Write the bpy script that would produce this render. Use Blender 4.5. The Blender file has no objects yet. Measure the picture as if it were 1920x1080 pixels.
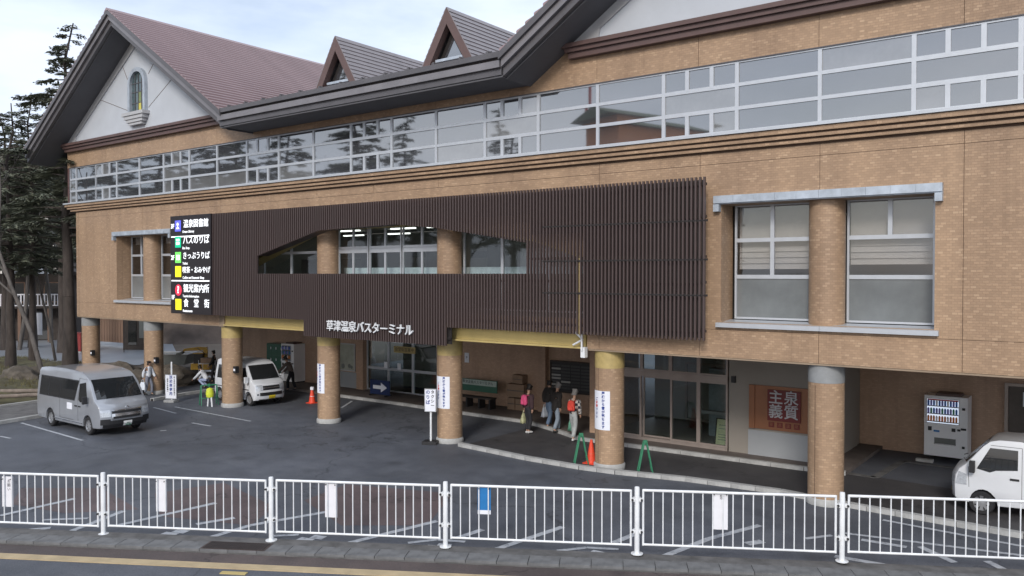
import bpy, bmesh, math, random
from mathutils import Vector, Matrix
random.seed(7)
S = bpy.context.scene
COL = S.collection
PI = math.pi
rad = math.radians

# ------------------------------------------------------------------ camera
FPX, CAMH = 1540.0, 5.6
PITCH, YAW = rad(1.0), math.atan2(.5997, .8003)
cd = bpy.data.cameras.new('camera'); cam = bpy.data.objects.new('camera', cd); COL.objects.link(cam)
cam.location = (0, 0, CAMH); cam.rotation_euler = (PI/2 - PITCH, 0, YAW)
cd.sensor_width = 36; cd.lens = 36 * FPX / 1920; cd.clip_end = 3000; cd.clip_start = .1
S.camera = cam
# ------------------------------------------------------------------ world, sun, exposure
SUN_EL, SUN_AZ = rad(30), rad(158)        # azimuth clockwise from +Y
W = bpy.data.worlds.new('World'); S.world = W; W.use_nodes = True
nt = W.node_tree; nt.nodes.clear()
def wn(t, **k):
    n = nt.nodes.new(t)
    for a, b in k.items(): setattr(n, a, b)
    return n
sky = wn('ShaderNodeTexSky', sky_type='NISHITA', sun_disc=False)
sky.sun_elevation = SUN_EL; sky.sun_rotation = SUN_AZ; sky.air_density = 1.0; sky.dust_density = 2.0
tc = wn('ShaderNodeTexCoord'); mp = wn('ShaderNodeMapping'); mp.inputs['Scale'].default_value = (1.0, 1.0, 3.2)
n1 = wn('ShaderNodeTexNoise'); n1.inputs['Scale'].default_value = 1.9; n1.inputs['Detail'].default_value = 7; n1.inputs['Roughness'].default_value = .55
r1 = wn('ShaderNodeValToRGB'); r1.color_ramp.elements[0].position = .34; r1.color_ramp.elements[1].position = .60
r1.color_ramp.elements[0].color = (.35, .35, .35, 1); r1.color_ramp.elements[1].color = (.97, .97, .97, 1)
n2 = wn('ShaderNodeTexNoise'); n2.inputs['Scale'].default_value = 1.3; n2.inputs['Detail'].default_value = 5
r2 = wn('ShaderNodeValToRGB'); r2.color_ramp.elements[0].position = .3; r2.color_ramp.elements[1].position = .7
r2.color_ramp.elements[0].color = (6.2, 7.1, 8.8, 1); r2.color_ramp.elements[1].color = (8.6, 9.1, 9.9, 1)
mx = wn('ShaderNodeMix', data_type='RGBA')
bgn = wn('ShaderNodeBackground'); bgn.inputs['Strength'].default_value = .092
wo_ = wn('ShaderNodeOutputWorld'); L = nt.links.new
L(tc.outputs['Generated'], mp.inputs[0]); L(mp.outputs[0], n1.inputs['Vector']); L(mp.outputs[0], n2.inputs['Vector'])
L(n1.outputs[0], r1.inputs[0]); L(n2.outputs[0], r2.inputs[0])
L(r1.outputs[0], mx.inputs[0]); L(sky.outputs[0], mx.inputs[6]); L(r2.outputs[0], mx.inputs[7])
L(mx.outputs[2], bgn.inputs[0]); L(bgn.outputs[0], wo_.inputs[0])
sd = bpy.data.lights.new('sun', 'SUN'); sd.energy = 1.4; sd.angle = rad(14); sd.color = (1, .95, .89)
sun = bpy.data.objects.new('sun', sd); COL.objects.link(sun)
sdir = Vector((math.sin(SUN_AZ)*math.cos(SUN_EL), math.cos(SUN_AZ)*math.cos(SUN_EL), math.sin(SUN_EL)))
sun.rotation_euler = sdir.to_track_quat('Z', 'Y').to_euler(); sun.location = (0, -20, 40)
S.view_settings.view_transform = 'Standard'; S.view_settings.look = 'None'
S.view_settings.exposure = 0.63; S.view_settings.gamma = 1; S.view_settings.use_curve_mapping = False

# ------------------------------------------------------------------ pixel -> place (survey of the photograph)
_F = (-math.sin(YAW)*math.cos(PITCH), math.cos(YAW)*math.cos(PITCH), -math.sin(PITCH))
_R = (math.cos(YAW), math.sin(YAW), 0)
_U = (_R[1]*_F[2]-_R[2]*_F[1], _R[2]*_F[0]-_R[0]*_F[2], _R[0]*_F[1]-_R[1]*_F[0])
def _ray(u, v):
    x = (u-960)/FPX; y = (540-v)/FPX
    return [_F[i]+_R[i]*x+_U[i]*y for i in range(3)]
def gp(u, v, z=0.0):
    r = _ray(u, v); k = (z-CAMH)/r[2]; return (r[0]*k, r[1]*k)
def fx(u, Y, v=520):
    r = _ray(u, v); return r[0]*Y/r[1]
def fz(u, v, Y):
    r = _ray(u, v); return CAMH + r[2]*Y/r[1]

# ------------------------------------------------------------------ mesh builder
class MB:
    def __init__(s): s.v = []; s.f = []; s.m = []; s.cur = 0
    def add(s, vs, fs):
        b = len(s.v); s.v += [tuple(p) for p in vs]; s.f += [tuple(i+b for i in f) for f in fs]; s.m += [s.cur]*len(fs); return s
    def box(s, x0, x1, y0, y1, z0, z1):
        if x0 > x1: x0, x1 = x1, x0
        if y0 > y1: y0, y1 = y1, y0
        if z0 > z1: z0, z1 = z1, z0
        return s.add([(x0,y0,z0),(x1,y0,z0),(x1,y1,z0),(x0,y1,z0),(x0,y0,z1),(x1,y0,z1),(x1,y1,z1),(x0,y1,z1)],
            [(0,3,2,1),(4,5,6,7),(0,1,5,4),(1,2,6,5),(2,3,7,6),(3,0,4,7)])
    def prism(s, poly, a, b, ax='y'):
        n = len(poly)
        def P(p, t):
            return {'y': (p[0], t, p[1]), 'x': (t, p[0], p[1]), 'z': (p[0], p[1], t)}[ax]
        vs = [P(p, a) for p in poly] + [P(p, b) for p in poly]
        ar = sum(poly[i][0]*poly[(i+1) % n][1]-poly[(i+1) % n][0]*poly[i][1] for i in range(n))
        f = [tuple(range(n)), tuple(range(2*n-1, n-1, -1))]
        for i in range(n):
            j = (i+1) % n; f.append((i, i+n, j+n, j))
        flip = (ar > 0) != (ax == 'y')
        if b < a: flip = not flip
        if flip: f = [t[::-1] for t in f]
        return s.add(vs, f)
    def tube(s, p, q, r0, r1=None, n=8, cap=True):
        r1 = r0 if r1 is None else r1
        p = Vector(p); q = Vector(q); d = (q-p)
        if d.length < 1e-6: return s
        d.normalize(); a = d.orthogonal().normalized(); b = d.cross(a)
        vs = []
        for c, r in ((p, r0), (q, r1)):
            for i in range(n):
                t = 2*PI*i/n; vs.append(c + a*math.cos(t)*r + b*math.sin(t)*r)
        f = [(i, (i+1) % n, (i+1) % n+n, i+n) for i in range(n)]
        if cap: f += [tuple(range(n-1, -1, -1)), tuple(range(n, 2*n))]
        return s.add(vs, f)
    def path(s, pts, rs, n=6):
        for i in range(len(pts)-1):
            s.tube(pts[i], pts[i+1], rs[i] if hasattr(rs, '__len__') else rs, rs[i+1] if hasattr(rs, '__len__') else rs, n)
        return s
    def lathe(s, c, prof, n=20, ax='z', a0=0, a1=2*PI):
        full = abs(a1-a0-2*PI) < 1e-6; m = n if full else n+1
        vs = []
        for r, h in prof:
            for i in range(m):
                t = a0+(a1-a0)*i/n; x, y = r*math.cos(t), r*math.sin(t)
                vs.append({'z': (c[0]+x, c[1]+y, c[2]+h), 'y': (c[0]+x, c[1]+h, c[2]+y), 'x': (c[0]+h, c[1]+x, c[2]+y)}[ax])
        f = []
        for k in range(len(prof)-1):
            for i in range(n):
                j = (i+1) % m; q = (k*m+i, k*m+j, (k+1)*m+j, (k+1)*m+i)
                f.append(q if ax != 'y' else q[::-1])
        return s.add(vs, f)
    def quad(s, a, b, c, d): return s.add([a, b, c, d], [(0, 1, 2, 3)])
    def xf(s, M):
        s.v = [tuple(M @ Vector(p)) for p in s.v]; return s

WO = {}
def link(name, me, parent=None, loc=None, rot=None, org=(0,0,0)):
    """org: world origin of building-type meshes whose vertices are in world coordinates"""
    o = bpy.data.objects.new(name, me); COL.objects.link(o)
    if parent is not None: o.parent = parent
    base = WO.get(parent.name, (0,0,0)) if parent is not None else (0,0,0)
    if loc is not None: o.location = loc
    elif parent is not None: o.location = (-base[0], -base[1], -base[2])
    if rot: o.rotation_euler = rot
    WO[o.name] = (0,0,0)
    return o
def mesh(name, mb, mats, smooth=None):
    me = bpy.data.meshes.new(name); me.from_pydata(mb.v, [], mb.f)
    if not isinstance(mats, (list, tuple)): mats = [mats]
    for m in mats: me.materials.append(m)
    if len(mats) > 1: me.polygons.foreach_set('material_index', mb.m)
    if smooth:
        me.polygons.foreach_set('use_smooth', [True]*len(me.polygons)); me.set_sharp_from_angle(angle=rad(smooth))
    me.update(); return me
def part(name, mb, mats, parent=None, smooth=None, loc=None, rot=None, label=None):
    o = link(name, mesh(name, mb, mats, smooth), parent, loc, rot)
    if label: o['label'] = label
    return o
def tag(o, label=None, cat=None, group=None, kind=None):
    if label: o['label'] = label
    if cat: o['category'] = cat
    if group: o['group'] = group
    if kind: o['kind'] = kind
    return o
def thing(name, label, cat, loc=(0,0,0), rz=0, group=None, world=False):
    o = bpy.data.objects.new(name, None); COL.objects.link(o); o.location = loc; o.rotation_euler = (0,0,rz); o.empty_display_size = .3
    WO[o.name] = tuple(loc) if world else (0,0,0)
    return tag(o, label, cat, group)
def struct(name, mb, mats, smooth=None):
    return tag(part(name, mb, mats, smooth=smooth), kind='structure')
def stuff(name, mb, mats, label, cat, parent=None):
    o = part(name, mb, mats, parent); o['kind'] = 'stuff'
    if parent is None: tag(o, label, cat)
    return o
def copy_tree(o, parent=None):
    c = o.copy(); COL.objects.link(c); c.parent = parent
    for ch in list(o.children): copy_tree(ch, c)
    return c

# ------------------------------------------------------------------ materials
def lin(r, g, b): return tuple(((c/255)/12.92 if c/255 <= .04045 else ((c/255+.055)/1.055)**2.4) for c in (r, g, b))
def newmat(name):
    m = bpy.data.materials.new(name); m.use_nodes = True
    return m, m.node_tree.nodes, m.node_tree.links, m.node_tree.nodes['Principled BSDF']
def M(name, col, rough=.6, metal=0, var=.15, scale=6, bump=0, bscale=60, ior=1.5, coat=0, emit=None, es=1, stretch=(1,1,1), col2=None):
    m, N, K, P = newmat(name)
    P.inputs['Roughness'].default_value = rough; P.inputs['Metallic'].default_value = metal; P.inputs['IOR'].default_value = ior
    P.inputs['Coat Weight'].default_value = coat
    if coat: P.inputs['Coat Roughness'].default_value = .06
    tcn = N.new('ShaderNodeTexCoord'); mpn = N.new('ShaderNodeMapping'); mpn.inputs['Scale'].default_value = stretch
    K.new(tcn.outputs['Object'], mpn.inputs[0])
    nz = N.new('ShaderNodeTexNoise'); nz.inputs['Scale'].default_value = scale; nz.inputs['Detail'].default_value = 6; nz.inputs['Roughness'].default_value = .6
    K.new(mpn.outputs[0], nz.inputs['Vector'])
    rp = N.new('ShaderNodeValToRGB'); rp.color_ramp.elements[0].position = .3; rp.color_ramp.elements[1].position = .7
    c2 = col2 or tuple(min(1, c*(1+var)) for c in col)
    rp.color_ramp.elements[0].color = (*[c*(1-var) for c in col], 1); rp.color_ramp.elements[1].color = (*c2, 1)
    K.new(nz.outputs[0], rp.inputs[0]); K.new(rp.outputs[0], P.inputs['Base Color'])
    if bump:
        nb = N.new('ShaderNodeTexNoise'); nb.inputs['Scale'].default_value = bscale; nb.inputs['Detail'].default_value = 4
        K.new(mpn.outputs[0], nb.inputs['Vector'])
        bp = N.new('ShaderNodeBump'); bp.inputs['Strength'].default_value = bump; bp.inputs['Distance'].default_value = .01
        K.new(nb.outputs[0], bp.inputs['Height']); K.new(bp.outputs[0], P.inputs['Normal'])
    if emit:
        P.inputs['Emission Color'].default_value = (*emit, 1); P.inputs['Emission Strength'].default_value = es
    return m
def tilemat(name, polar=False, base=(.385,.260,.165), dark=.84, hi=.6):
    m, N, K, P = newmat(name); P.inputs['Roughness'].default_value = .42; P.inputs['IOR'].default_value = 1.45
    def math_(op, a, b=None, c=None):
        n = N.new('ShaderNodeMath'); n.operation = op
        for i, x in enumerate((a, b, c)):
            if x is None: continue
            if isinstance(x, (int, float)): n.inputs[i].default_value = x
            else: K.new(x, n.inputs[i])
        return n.outputs[0]
    if polar: src = N.new('ShaderNodeTexCoord').outputs['Object']
    else: src = N.new('ShaderNodeNewGeometry').outputs['Position']
    sp = N.new('ShaderNodeSeparateXYZ'); K.new(src, sp.inputs[0])
    if polar: h = math_('MULTIPLY', math_('ARCTAN2', sp.outputs[1], sp.outputs[0]), .42)
    else: h = math_('ADD', sp.outputs[0], sp.outputs[1])
    z = math_('DIVIDE', sp.outputs[2], .058)
    row = math_('FLOOR', z)
    off = math_('MULTIPLY', math_('MODULO', math_('ABSOLUTE', row), 2.0), .5)
    x = math_('ADD', math_('DIVIDE', h, .118), off)
    cx = math_('FLOOR', x)
    cb = N.new('ShaderNodeCombineXYZ'); K.new(cx, cb.inputs[0]); K.new(row, cb.inputs[1])
    wnz = N.new('ShaderNodeTexWhiteNoise'); wnz.noise_dimensions = '2D'; K.new(cb.outputs[0], wnz.inputs['Vector'])
    rp = N.new('ShaderNodeValToRGB'); e = rp.color_ramp.elements
    e[0].position = 0; e[0].color = (*[c*(1-.20*hi) for c in base], 1)
    e[1].position = .86; e[1].color = (*[c*1.08 for c in base], 1)
    q = e.new(.35); q.color = (*[c*.95 for c in base], 1)
    q = e.new(1.0); q.color = (base[0]*(1+.38*hi), base[1]*(1+.45*hi), base[2]*(1+.5*hi), 1)
    K.new(wnz.outputs[0], rp.inputs[0])
    # mortar
    fxr = math_('FRACT', x); fzr = math_('FRACT', z)
    ex = math_('LESS_THAN', math_('ABSOLUTE', math_('SUBTRACT', fxr, .5)), .455)
    ez = math_('LESS_THAN', math_('ABSOLUTE', math_('SUBTRACT', fzr, .5)), .41)
    tile = math_('MULTIPLY', ex, ez)
    mxn = N.new('ShaderNodeMix'); mxn.data_type = 'RGBA'; K.new(tile, mxn.inputs[0]); mxn.inputs[6].default_value = (*[c*dark for c in base], 1)
    K.new(rp.outputs[0], mxn.inputs[7])
    # weathering
    nz = N.new('ShaderNodeTexNoise'); nz.inputs['Scale'].default_value = .7; nz.inputs['Detail'].default_value = 6
    mpn = N.new('ShaderNodeMapping'); mpn.inputs['Scale'].default_value = (1, 1, .35); K.new(src, mpn.inputs[0]); K.new(mpn.outputs[0], nz.inputs['Vector'])
    rw = N.new('ShaderNodeValToRGB'); rw.color_ramp.elements[0].position = .3; rw.color_ramp.elements[0].color = (.80,.79,.80,1)
    rw.color_ramp.elements[1].position = .65; rw.color_ramp.elements[1].color = (1.05,1.05,1.05,1); K.new(nz.outputs[0], rw.inputs[0])
    mu = N.new('ShaderNodeMix'); mu.data_type = 'RGBA'; mu.blend_type = 'MULTIPLY'; mu.inputs[0].default_value = 1
    K.new(mxn.outputs[2], mu.inputs[6]); K.new(rw.outputs[0], mu.inputs[7])
    ns_ = N.new('ShaderNodeTexNoise'); ns_.inputs['Scale'].default_value = 1.0; ns_.inputs['Detail'].default_value = 7; ns_.inputs['Roughness'].default_value = .65
    ms_ = N.new('ShaderNodeMapping'); ms_.inputs['Scale'].default_value = (3.2, 3.2, .13); K.new(src, ms_.inputs[0]); K.new(ms_.outputs[0], ns_.inputs['Vector'])
    rs_ = N.new('ShaderNodeValToRGB'); rs_.color_ramp.elements[0].position = .28; rs_.color_ramp.elements[0].color = (.84,.83,.83,1); rs_.color_ramp.elements[1].position = .50; rs_.color_ramp.elements[1].color = (1,1,1,1); K.new(ns_.outputs[0], rs_.inputs[0])
    mt_ = N.new('ShaderNodeMix'); mt_.data_type = 'RGBA'; mt_.blend_type = 'MULTIPLY'; mt_.inputs[0].default_value = 1
    K.new(mu.outputs[2], mt_.inputs[6]); K.new(rs_.outputs[0], mt_.inputs[7]); K.new(mt_.outputs[2], P.inputs['Base Color'])
    bp = N.new('ShaderNodeBump'); bp.inputs['Strength'].default_value = .5; bp.inputs['Distance'].default_value = .004
    hh = math_('ADD', tile, math_('MULTIPLY', wnz.outputs[0], .6)); K.new(hh, bp.inputs['Height']); K.new(bp.outputs[0], P.inputs['Normal'])
    return m
def glassmat(name, tint=(.75,.8,.8), ior=1.6, refl=1.0, dirt=.03):
    m, N, K, P = newmat(name); N.remove(P); out = N['Material Output']
    tr = N.new('ShaderNodeBsdfTransparent'); tr.inputs[0].default_value = (*tint, 1)
    gl = N.new('ShaderNodeBsdfGlossy'); gl.inputs['Roughness'].default_value = dirt; gl.inputs[0].default_value = (.95*refl,.97*refl,1*refl,1)
    nz = N.new('ShaderNodeTexNoise'); nz.inputs['Scale'].default_value = .9
    bp = N.new('ShaderNodeBump'); bp.inputs['Strength'].default_value = .05; bp.inputs['Distance'].default_value = .02
    tcn = N.new('ShaderNodeTexCoord'); K.new(tcn.outputs['Object'], nz.inputs['Vector']); K.new(nz.outputs[0], bp.inputs['Height']); K.new(bp.outputs[0], gl.inputs['Normal'])
    fr = N.new('ShaderNodeFresnel'); fr.inputs[0].default_value = ior
    ge = N.new('ShaderNodeNewGeometry'); iv = N.new('ShaderNodeMath'); iv.operation = 'SUBTRACT'; iv.inputs[0].default_value = 1; K.new(ge.outputs['Backfacing'], iv.inputs[1])
    mf = N.new('ShaderNodeMath'); mf.operation = 'MULTIPLY'; K.new(fr.outputs[0], mf.inputs[0]); K.new(iv.outputs[0], mf.inputs[1])
    ms = N.new('ShaderNodeMixShader'); K.new(mf.outputs[0], ms.inputs[0]); K.new(tr.outputs[0], ms.inputs[1]); K.new(gl.outputs[0], ms.inputs[2])
    K.new(ms.outputs[0], out.inputs['Surface'])
    return m
def asphaltmat(name, base=(.084,.093,.112), wear=True):
    m, N, K, P = newmat(name)
    g = N.new('ShaderNodeNewGeometry')
    a = N.new('ShaderNodeTexNoise'); a.inputs['Scale'].default_value = .22; a.inputs['Detail'].default_value = 8; a.inputs['Roughness'].default_value = .62
    b = N.new('ShaderNodeTexNoise'); b.inputs['Scale'].default_value = 38; b.inputs['Detail'].default_value = 3
    c = N.new('ShaderNodeTexNoise'); c.inputs['Scale'].default_value = 1.4; c.inputs['Detail'].default_value = 9; c.inputs['Roughness'].default_value = .7
    for n in (a, b, c): K.new(g.outputs['Position'], n.inputs['Vector'])
    ra = N.new('ShaderNodeValToRGB'); ra.color_ramp.elements[0].position = .36; ra.color_ramp.elements[1].position = .66
    ra.color_ramp.elements[0].color = (*[x*.74 for x in base], 1); ra.color_ramp.elements[1].color = (*[x*1.28 for x in base], 1)
    K.new(a.outputs[0], ra.inputs[0])
    rb = N.new('ShaderNodeValToRGB'); rb.color_ramp.elements[0].position = .25; rb.color_ramp.elements[0].color = (.72,.72,.72,1); rb.color_ramp.elements[1].position = .75; rb.color_ramp.elements[1].color = (1.35,1.33,1.3,1)
    K.new(b.outputs[0], rb.inputs[0])
    rc = N.new('ShaderNodeValToRGB'); rc.color_ramp.elements[0].position = .33; rc.color_ramp.elements[0].color = (.78,.78,.80,1); rc.color_ramp.elements[1].position = .62; rc.color_ramp.elements[1].color = (1.08,1.06,1.04,1)
    K.new(c.outputs[0], rc.inputs[0])
    m1 = N.new('ShaderNodeMix'); m1.data_type = 'RGBA'; m1.blend_type = 'MULTIPLY'; m1.inputs[0].default_value = 1
    m2 = N.new('ShaderNodeMix'); m2.data_type = 'RGBA'; m2.blend_type = 'MULTIPLY'; m2.inputs[0].default_value = 1
    K.new(ra.outputs[0], m1.inputs[6]); K.new(rb.outputs[0], m1.inputs[7]); K.new(m1.outputs[2], m2.inputs[6]); K.new(rc.outputs[0], m2.inputs[7])
    vo = N.new('ShaderNodeTexVoronoi'); vo.feature = 'DISTANCE_TO_EDGE'; vo.inputs['Scale'].default_value = .16
    dn = N.new('ShaderNodeTexNoise'); dn.inputs['Scale'].default_value = .9; dn.inputs['Detail'].default_value = 6
    ad = N.new('ShaderNodeVectorMath'); ad.operation = 'MULTIPLY_ADD'; ad.inputs[1].default_value = (2.2,2.2,2.2)
    K.new(g.outputs['Position'], dn.inputs['Vector']); K.new(dn.outputs['Color'], ad.inputs[0]); K.new(g.outputs['Position'], ad.inputs[2]); K.new(ad.outputs[0], vo.inputs['Vector'])
    rk = N.new('ShaderNodeValToRGB'); rk.color_ramp.elements[0].position = .0; rk.color_ramp.elements[0].color = (.5,.5,.5,1); rk.color_ramp.elements[1].position = .006; rk.color_ramp.elements[1].color = (1,1,1,1)
    K.new(vo.outputs['Distance'], rk.inputs[0])
    v2_ = N.new('ShaderNodeTexVoronoi'); v2_.inputs['Scale'].default_value = .45; K.new(ad.outputs[0], v2_.inputs['Vector'])
    ro_ = N.new('ShaderNodeValToRGB'); ro_.color_ramp.elements[0].position = .0; ro_.color_ramp.elements[0].color = (.62,.62,.62,1); ro_.color_ramp.elements[1].position = .22; ro_.color_ramp.elements[1].color = (1,1,1,1); K.new(v2_.outputs['Distance'], ro_.inputs[0])
    m3 = N.new('ShaderNodeMix'); m3.data_type = 'RGBA'; m3.blend_type = 'MULTIPLY'; m3.inputs[0].default_value = 1; K.new(m2.outputs[2], m3.inputs[6]); K.new(rk.outputs[0], m3.inputs[7])
    m4 = N.new('ShaderNodeMix'); m4.data_type = 'RGBA'; m4.blend_type = 'MULTIPLY'; m4.inputs[0].default_value = .8; K.new(m3.outputs[2], m4.inputs[6]); K.new(ro_.outputs[0], m4.inputs[7])
    K.new(m4.outputs[2], P.inputs['Base Color'])
    rr = N.new('ShaderNodeMapRange'); rr.inputs[3].default_value = .5; rr.inputs[4].default_value = .85; K.new(c.outputs[0], rr.inputs[0]); K.new(rr.outputs[0], P.inputs['Roughness'])
    bp = N.new('ShaderNodeBump'); bp.inputs['Strength'].default_value = .6; bp.inputs['Distance'].default_value = .01; K.new(b.outputs[0], bp.inputs['Height']); K.new(bp.outputs[0], P.inputs['Normal'])
    return m
def paintmat(name, col):       # worn road paint
    m, N, K, P = newmat(name); P.inputs['Roughness'].default_value = .6
    g = N.new('ShaderNodeNewGeometry'); a = N.new('ShaderNodeTexNoise'); a.inputs['Scale'].default_value = 7; a.inputs['Detail'].default_value = 9; a.inputs['Roughness'].default_value = .75
    K.new(g.outputs['Position'], a.inputs['Vector'])
    r = N.new('ShaderNodeValToRGB'); e = r.color_ramp.elements; e[0].position = .30; e[0].color = (.10,.105,.12,1); e[1].position = .50; e[1].color = (*col,1)
    K.new(a.outputs[0], r.inputs[0]); K.new(r.outputs[0], P.inputs['Base Color']); return m

TILE = tilemat('facade_tile'); TILEP = tilemat('pillar_tile', True)
TILED = tilemat('brown_lobby_tile', base=(.46,.31,.215), dark=.92, hi=.2)  # own brown of the lobby walls, less contrast than the facade tile
SASH = M('silver_sash', (.52,.545,.58), .35, .35, .06, 3)
SASHD = M('bronze_sash', (.33,.28,.25), .4, .3, .1, 3)
STRIPGL = M('reflective_strip_glass', (.055,.058,.065), .025, 0, .5, .35, ior=3.2)
GLASS = glassmat('window_glass', (.80,.84,.84), 1.75)
DOORGL = glassmat('door_glass', (.78,.83,.82), 1.8)
ROOF = M('brown_roof_metal', (.33,.235,.235), .30, .45, .10, .6)
ROOFG = M('grey_brown_roof_metal', (.25,.225,.23), .34, .4, .12, 2)
FASC = M('dark_grey_fascia', (.11,.105,.112), .45, .2, .12, 1.5)
FASCL = M('grey_fascia_band', (.21,.20,.21), .4, .25, .12, 1.5)
SOFF = M('slate_soffit', (.10,.10,.11), .75, 0, .08, 1)
TRIM = M('brown_moulding', (.11,.068,.062), .5, 0, .12, 2)
WHITEW = M('pale_gable_render', (.47,.50,.545), .75, 0, .05, 1.2, bump=.15, bscale=20)
WHITET = M('pale_gable_band', (.42,.425,.44), .6, 0, .08, 2)
JOINT = M('dark_joint', (.10,.062,.042), .9, 0, .1)
LOUV = M('dark_brown_louvre', (.088,.064,.061), .42, .15, .22, 1.2, stretch=(1,1,.3))
LOUVD = M('black_backing', (.018,.015,.015), .8, 0, .2)
YEL = M('ochre_yellow_paint', (.47,.37,.15), .5, 0, .10, 1.5)
YELT = M('pale_ochre_tile', (.43,.33,.135), .45, 0, .12, 8)
CEIL = M('dark_underside', (.30,.23,.165), .85, 0, .15, .6)
CONC = M('weathered_concrete', (.36,.36,.35), .8, 0, .22, 5, bump=.3, bscale=40)
CONCD = M('dirty_concrete', (.115,.113,.112), .85, 0, .35, 3, bump=.3, bscale=40)
ZINC = M('zinc_flashing', (.43,.48,.54), .45, .3, .22, 3)
WHITEP = M('white_metal_paint', (.72,.74,.76), .4, 0, .12, 2.5, coat=.1)
GREYW = M('grey_cladding', (.26,.235,.205), .6, 0, .06, 1)
GREYL = M('light_grey_cladding', (.30,.315,.33), .6, 0, .05, 1)
COPPER = M('copper_panel', (.27,.12,.062), .4, .3, .12, 2)
MAROON = M('maroon_sign_face', (.13,.015,.014), .5, 0, .08)
INTW = M('interior_wall', (.30,.30,.28), .8, 0, .08, 1)
INTD = M('dim_interior', (.17,.18,.17), .8, 0, .2, 1.5)
CURT = M('pale_blind', (.58,.56,.53), .8, 0, .06, 3)
LAMP = M('fluorescent_tube', (1,1,1), .5, emit=(1,.98,.92), es=2.2)
SIGNBK = M('sign_black', (.020,.016,.018), .35, 0, .1)
LIT = M('backlit_white', (.9,.9,.95), .5, emit=(.9,.95,1), es=.6)
LITG = M('backlit_green', (0,.4,.2), .5, emit=(.0,.42,.22), es=.6)
LITL = M('backlit_light_green', (.1,.6,.1), .5, emit=(.18,.70,.10), es=.6)
LITY = M('backlit_yellow', (.8,.7,.0), .5, emit=(.9,.78,.03), es=.6)
LITR = M('backlit_red', (.7,.02,.05), .5, emit=(.62,.03,.07), es=.6)
LITB = M('backlit_blue', (.1,.1,.6), .5, emit=(.10,.12,.72), es=.6)
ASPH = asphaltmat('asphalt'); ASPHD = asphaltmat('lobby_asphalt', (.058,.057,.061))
ASPHN = asphaltmat('brown_asphalt', (.085,.068,.066))
PAINT = paintmat('worn_white_paint', (.42,.44,.47)); PAINTW = paintmat('kerb_line_paint', (.50,.51,.52))
TANP = M('tan_tactile_strip', (.42,.33,.20), .8, 0, .15, 3, bump=.4, bscale=60)
PLAC = M('white_placard', (.72,.72,.76), .45, 0, .04)
BLUE = M('blue_placard', (.012,.16,.42), .45, 0, .08)
INK = M('black_ink', (.02,.02,.03), .6); INKB = M('blue_ink', (.02,.05,.25), .6); INKR = M('red_ink', (.55,.03,.03), .6)
PAPER = M('paper_white', (.74,.76,.82), .6, 0, .03)
BLACKR = M('rubber', (.018,.018,.02), .85, 0, .2, 20)
BLACKP = M('black_plastic', (.02,.02,.022), .5, 0, .15)
CHROME = M('chrome', (.65,.66,.68), .15, .9, .04)
ALLOY = M('alloy_rim', (.50,.51,.53), .3, .7, .1)
VSILV = M('silver_blue_car_paint', (.40,.42,.455), .28, .45, .05, 2, coat=.8)
VWHITE = M('white_car_paint', (.66,.68,.71), .3, 0, .03, 2, coat=.7)
VGLASS = M('car_glass', (.018,.02,.022), .04, 0, .1, ior=1.75)
LENS = M('headlight_lens', (.55,.58,.62), .12, .3, .25, 25)
REDL = M('tail_lens', (.35,.01,.01), .2); ORNG = M('orange_lens', (.7,.2,.02), .2)
PLATEW = M('white_plate', (.78,.79,.78), .5); PLATEY = M('yellow_plate', (.72,.55,.03), .5)
BARK = M('dark_bark', (.055,.045,.040), .95, 0, .4, 5, bump=.8, bscale=18, stretch=(1,1,.25))
BARKL = M('grey_bark', (.105,.095,.088), .95, 0, .4, 5, bump=.8, bscale=18, stretch=(1,1,.25))
def leafmat(name, c1, c2):
    m, N, K, P = newmat(name); P.inputs['Roughness'].default_value = .75
    g = N.new('ShaderNodeNewGeometry'); r = N.new('ShaderNodeValToRGB'); r.color_ramp.elements[0].color = (*c1,1); r.color_ramp.elements[1].color = (*c2,1)
    K.new(g.outputs['Random Per Island'], r.inputs[0]); K.new(r.outputs[0], P.inputs['Base Color']); return m
NEED = leafmat('conifer_needles', (.052,.064,.047), (.20,.215,.155))
NEEDB = leafmat('brownish_needles', (.045,.042,.028), (.13,.11,.07))
GRASS = leafmat('dry_grass_blades', (.09,.075,.03), (.16,.15,.06))
SOIL = M('planting_soil', (.085,.062,.042), .95, 0, .5, 1.6, bump=1, bscale=9, col2=(.12,.115,.055))
HILL = M('leaf_littered_hill', (.10,.08,.062), .95, 0, .45, .08, bump=1, bscale=1)
ROCK = M('boulder_stone', (.10,.085,.068), .9, 0, .4, 3, bump=1, bscale=12)
WOODF = M('brown_timber', (.19,.12,.085), .8, 0, .25, 4, stretch=(1,1,.2))
WOODD = M('dark_timber', (.055,.045,.04), .85, 0, .25, 4)
LOGM = M('grey_log', (.22,.18,.15), .9, 0, .35, 4, stretch=(.3,1,1))
GREENL = M('green_locker_enamel', (.035,.115,.075), .4, 0, .08)
GREENP = M('green_pipe_paint', (.04,.20,.11), .4, 0, .15)
CONE = M('cone_orange', (.75,.07,.03), .5, 0, .12)
CARD = M('cardboard', (.25,.17,.115), .85, 0, .12)
EXY = M('excavator_yellow', (.45,.27,.03), .5, 0, .2)

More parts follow.
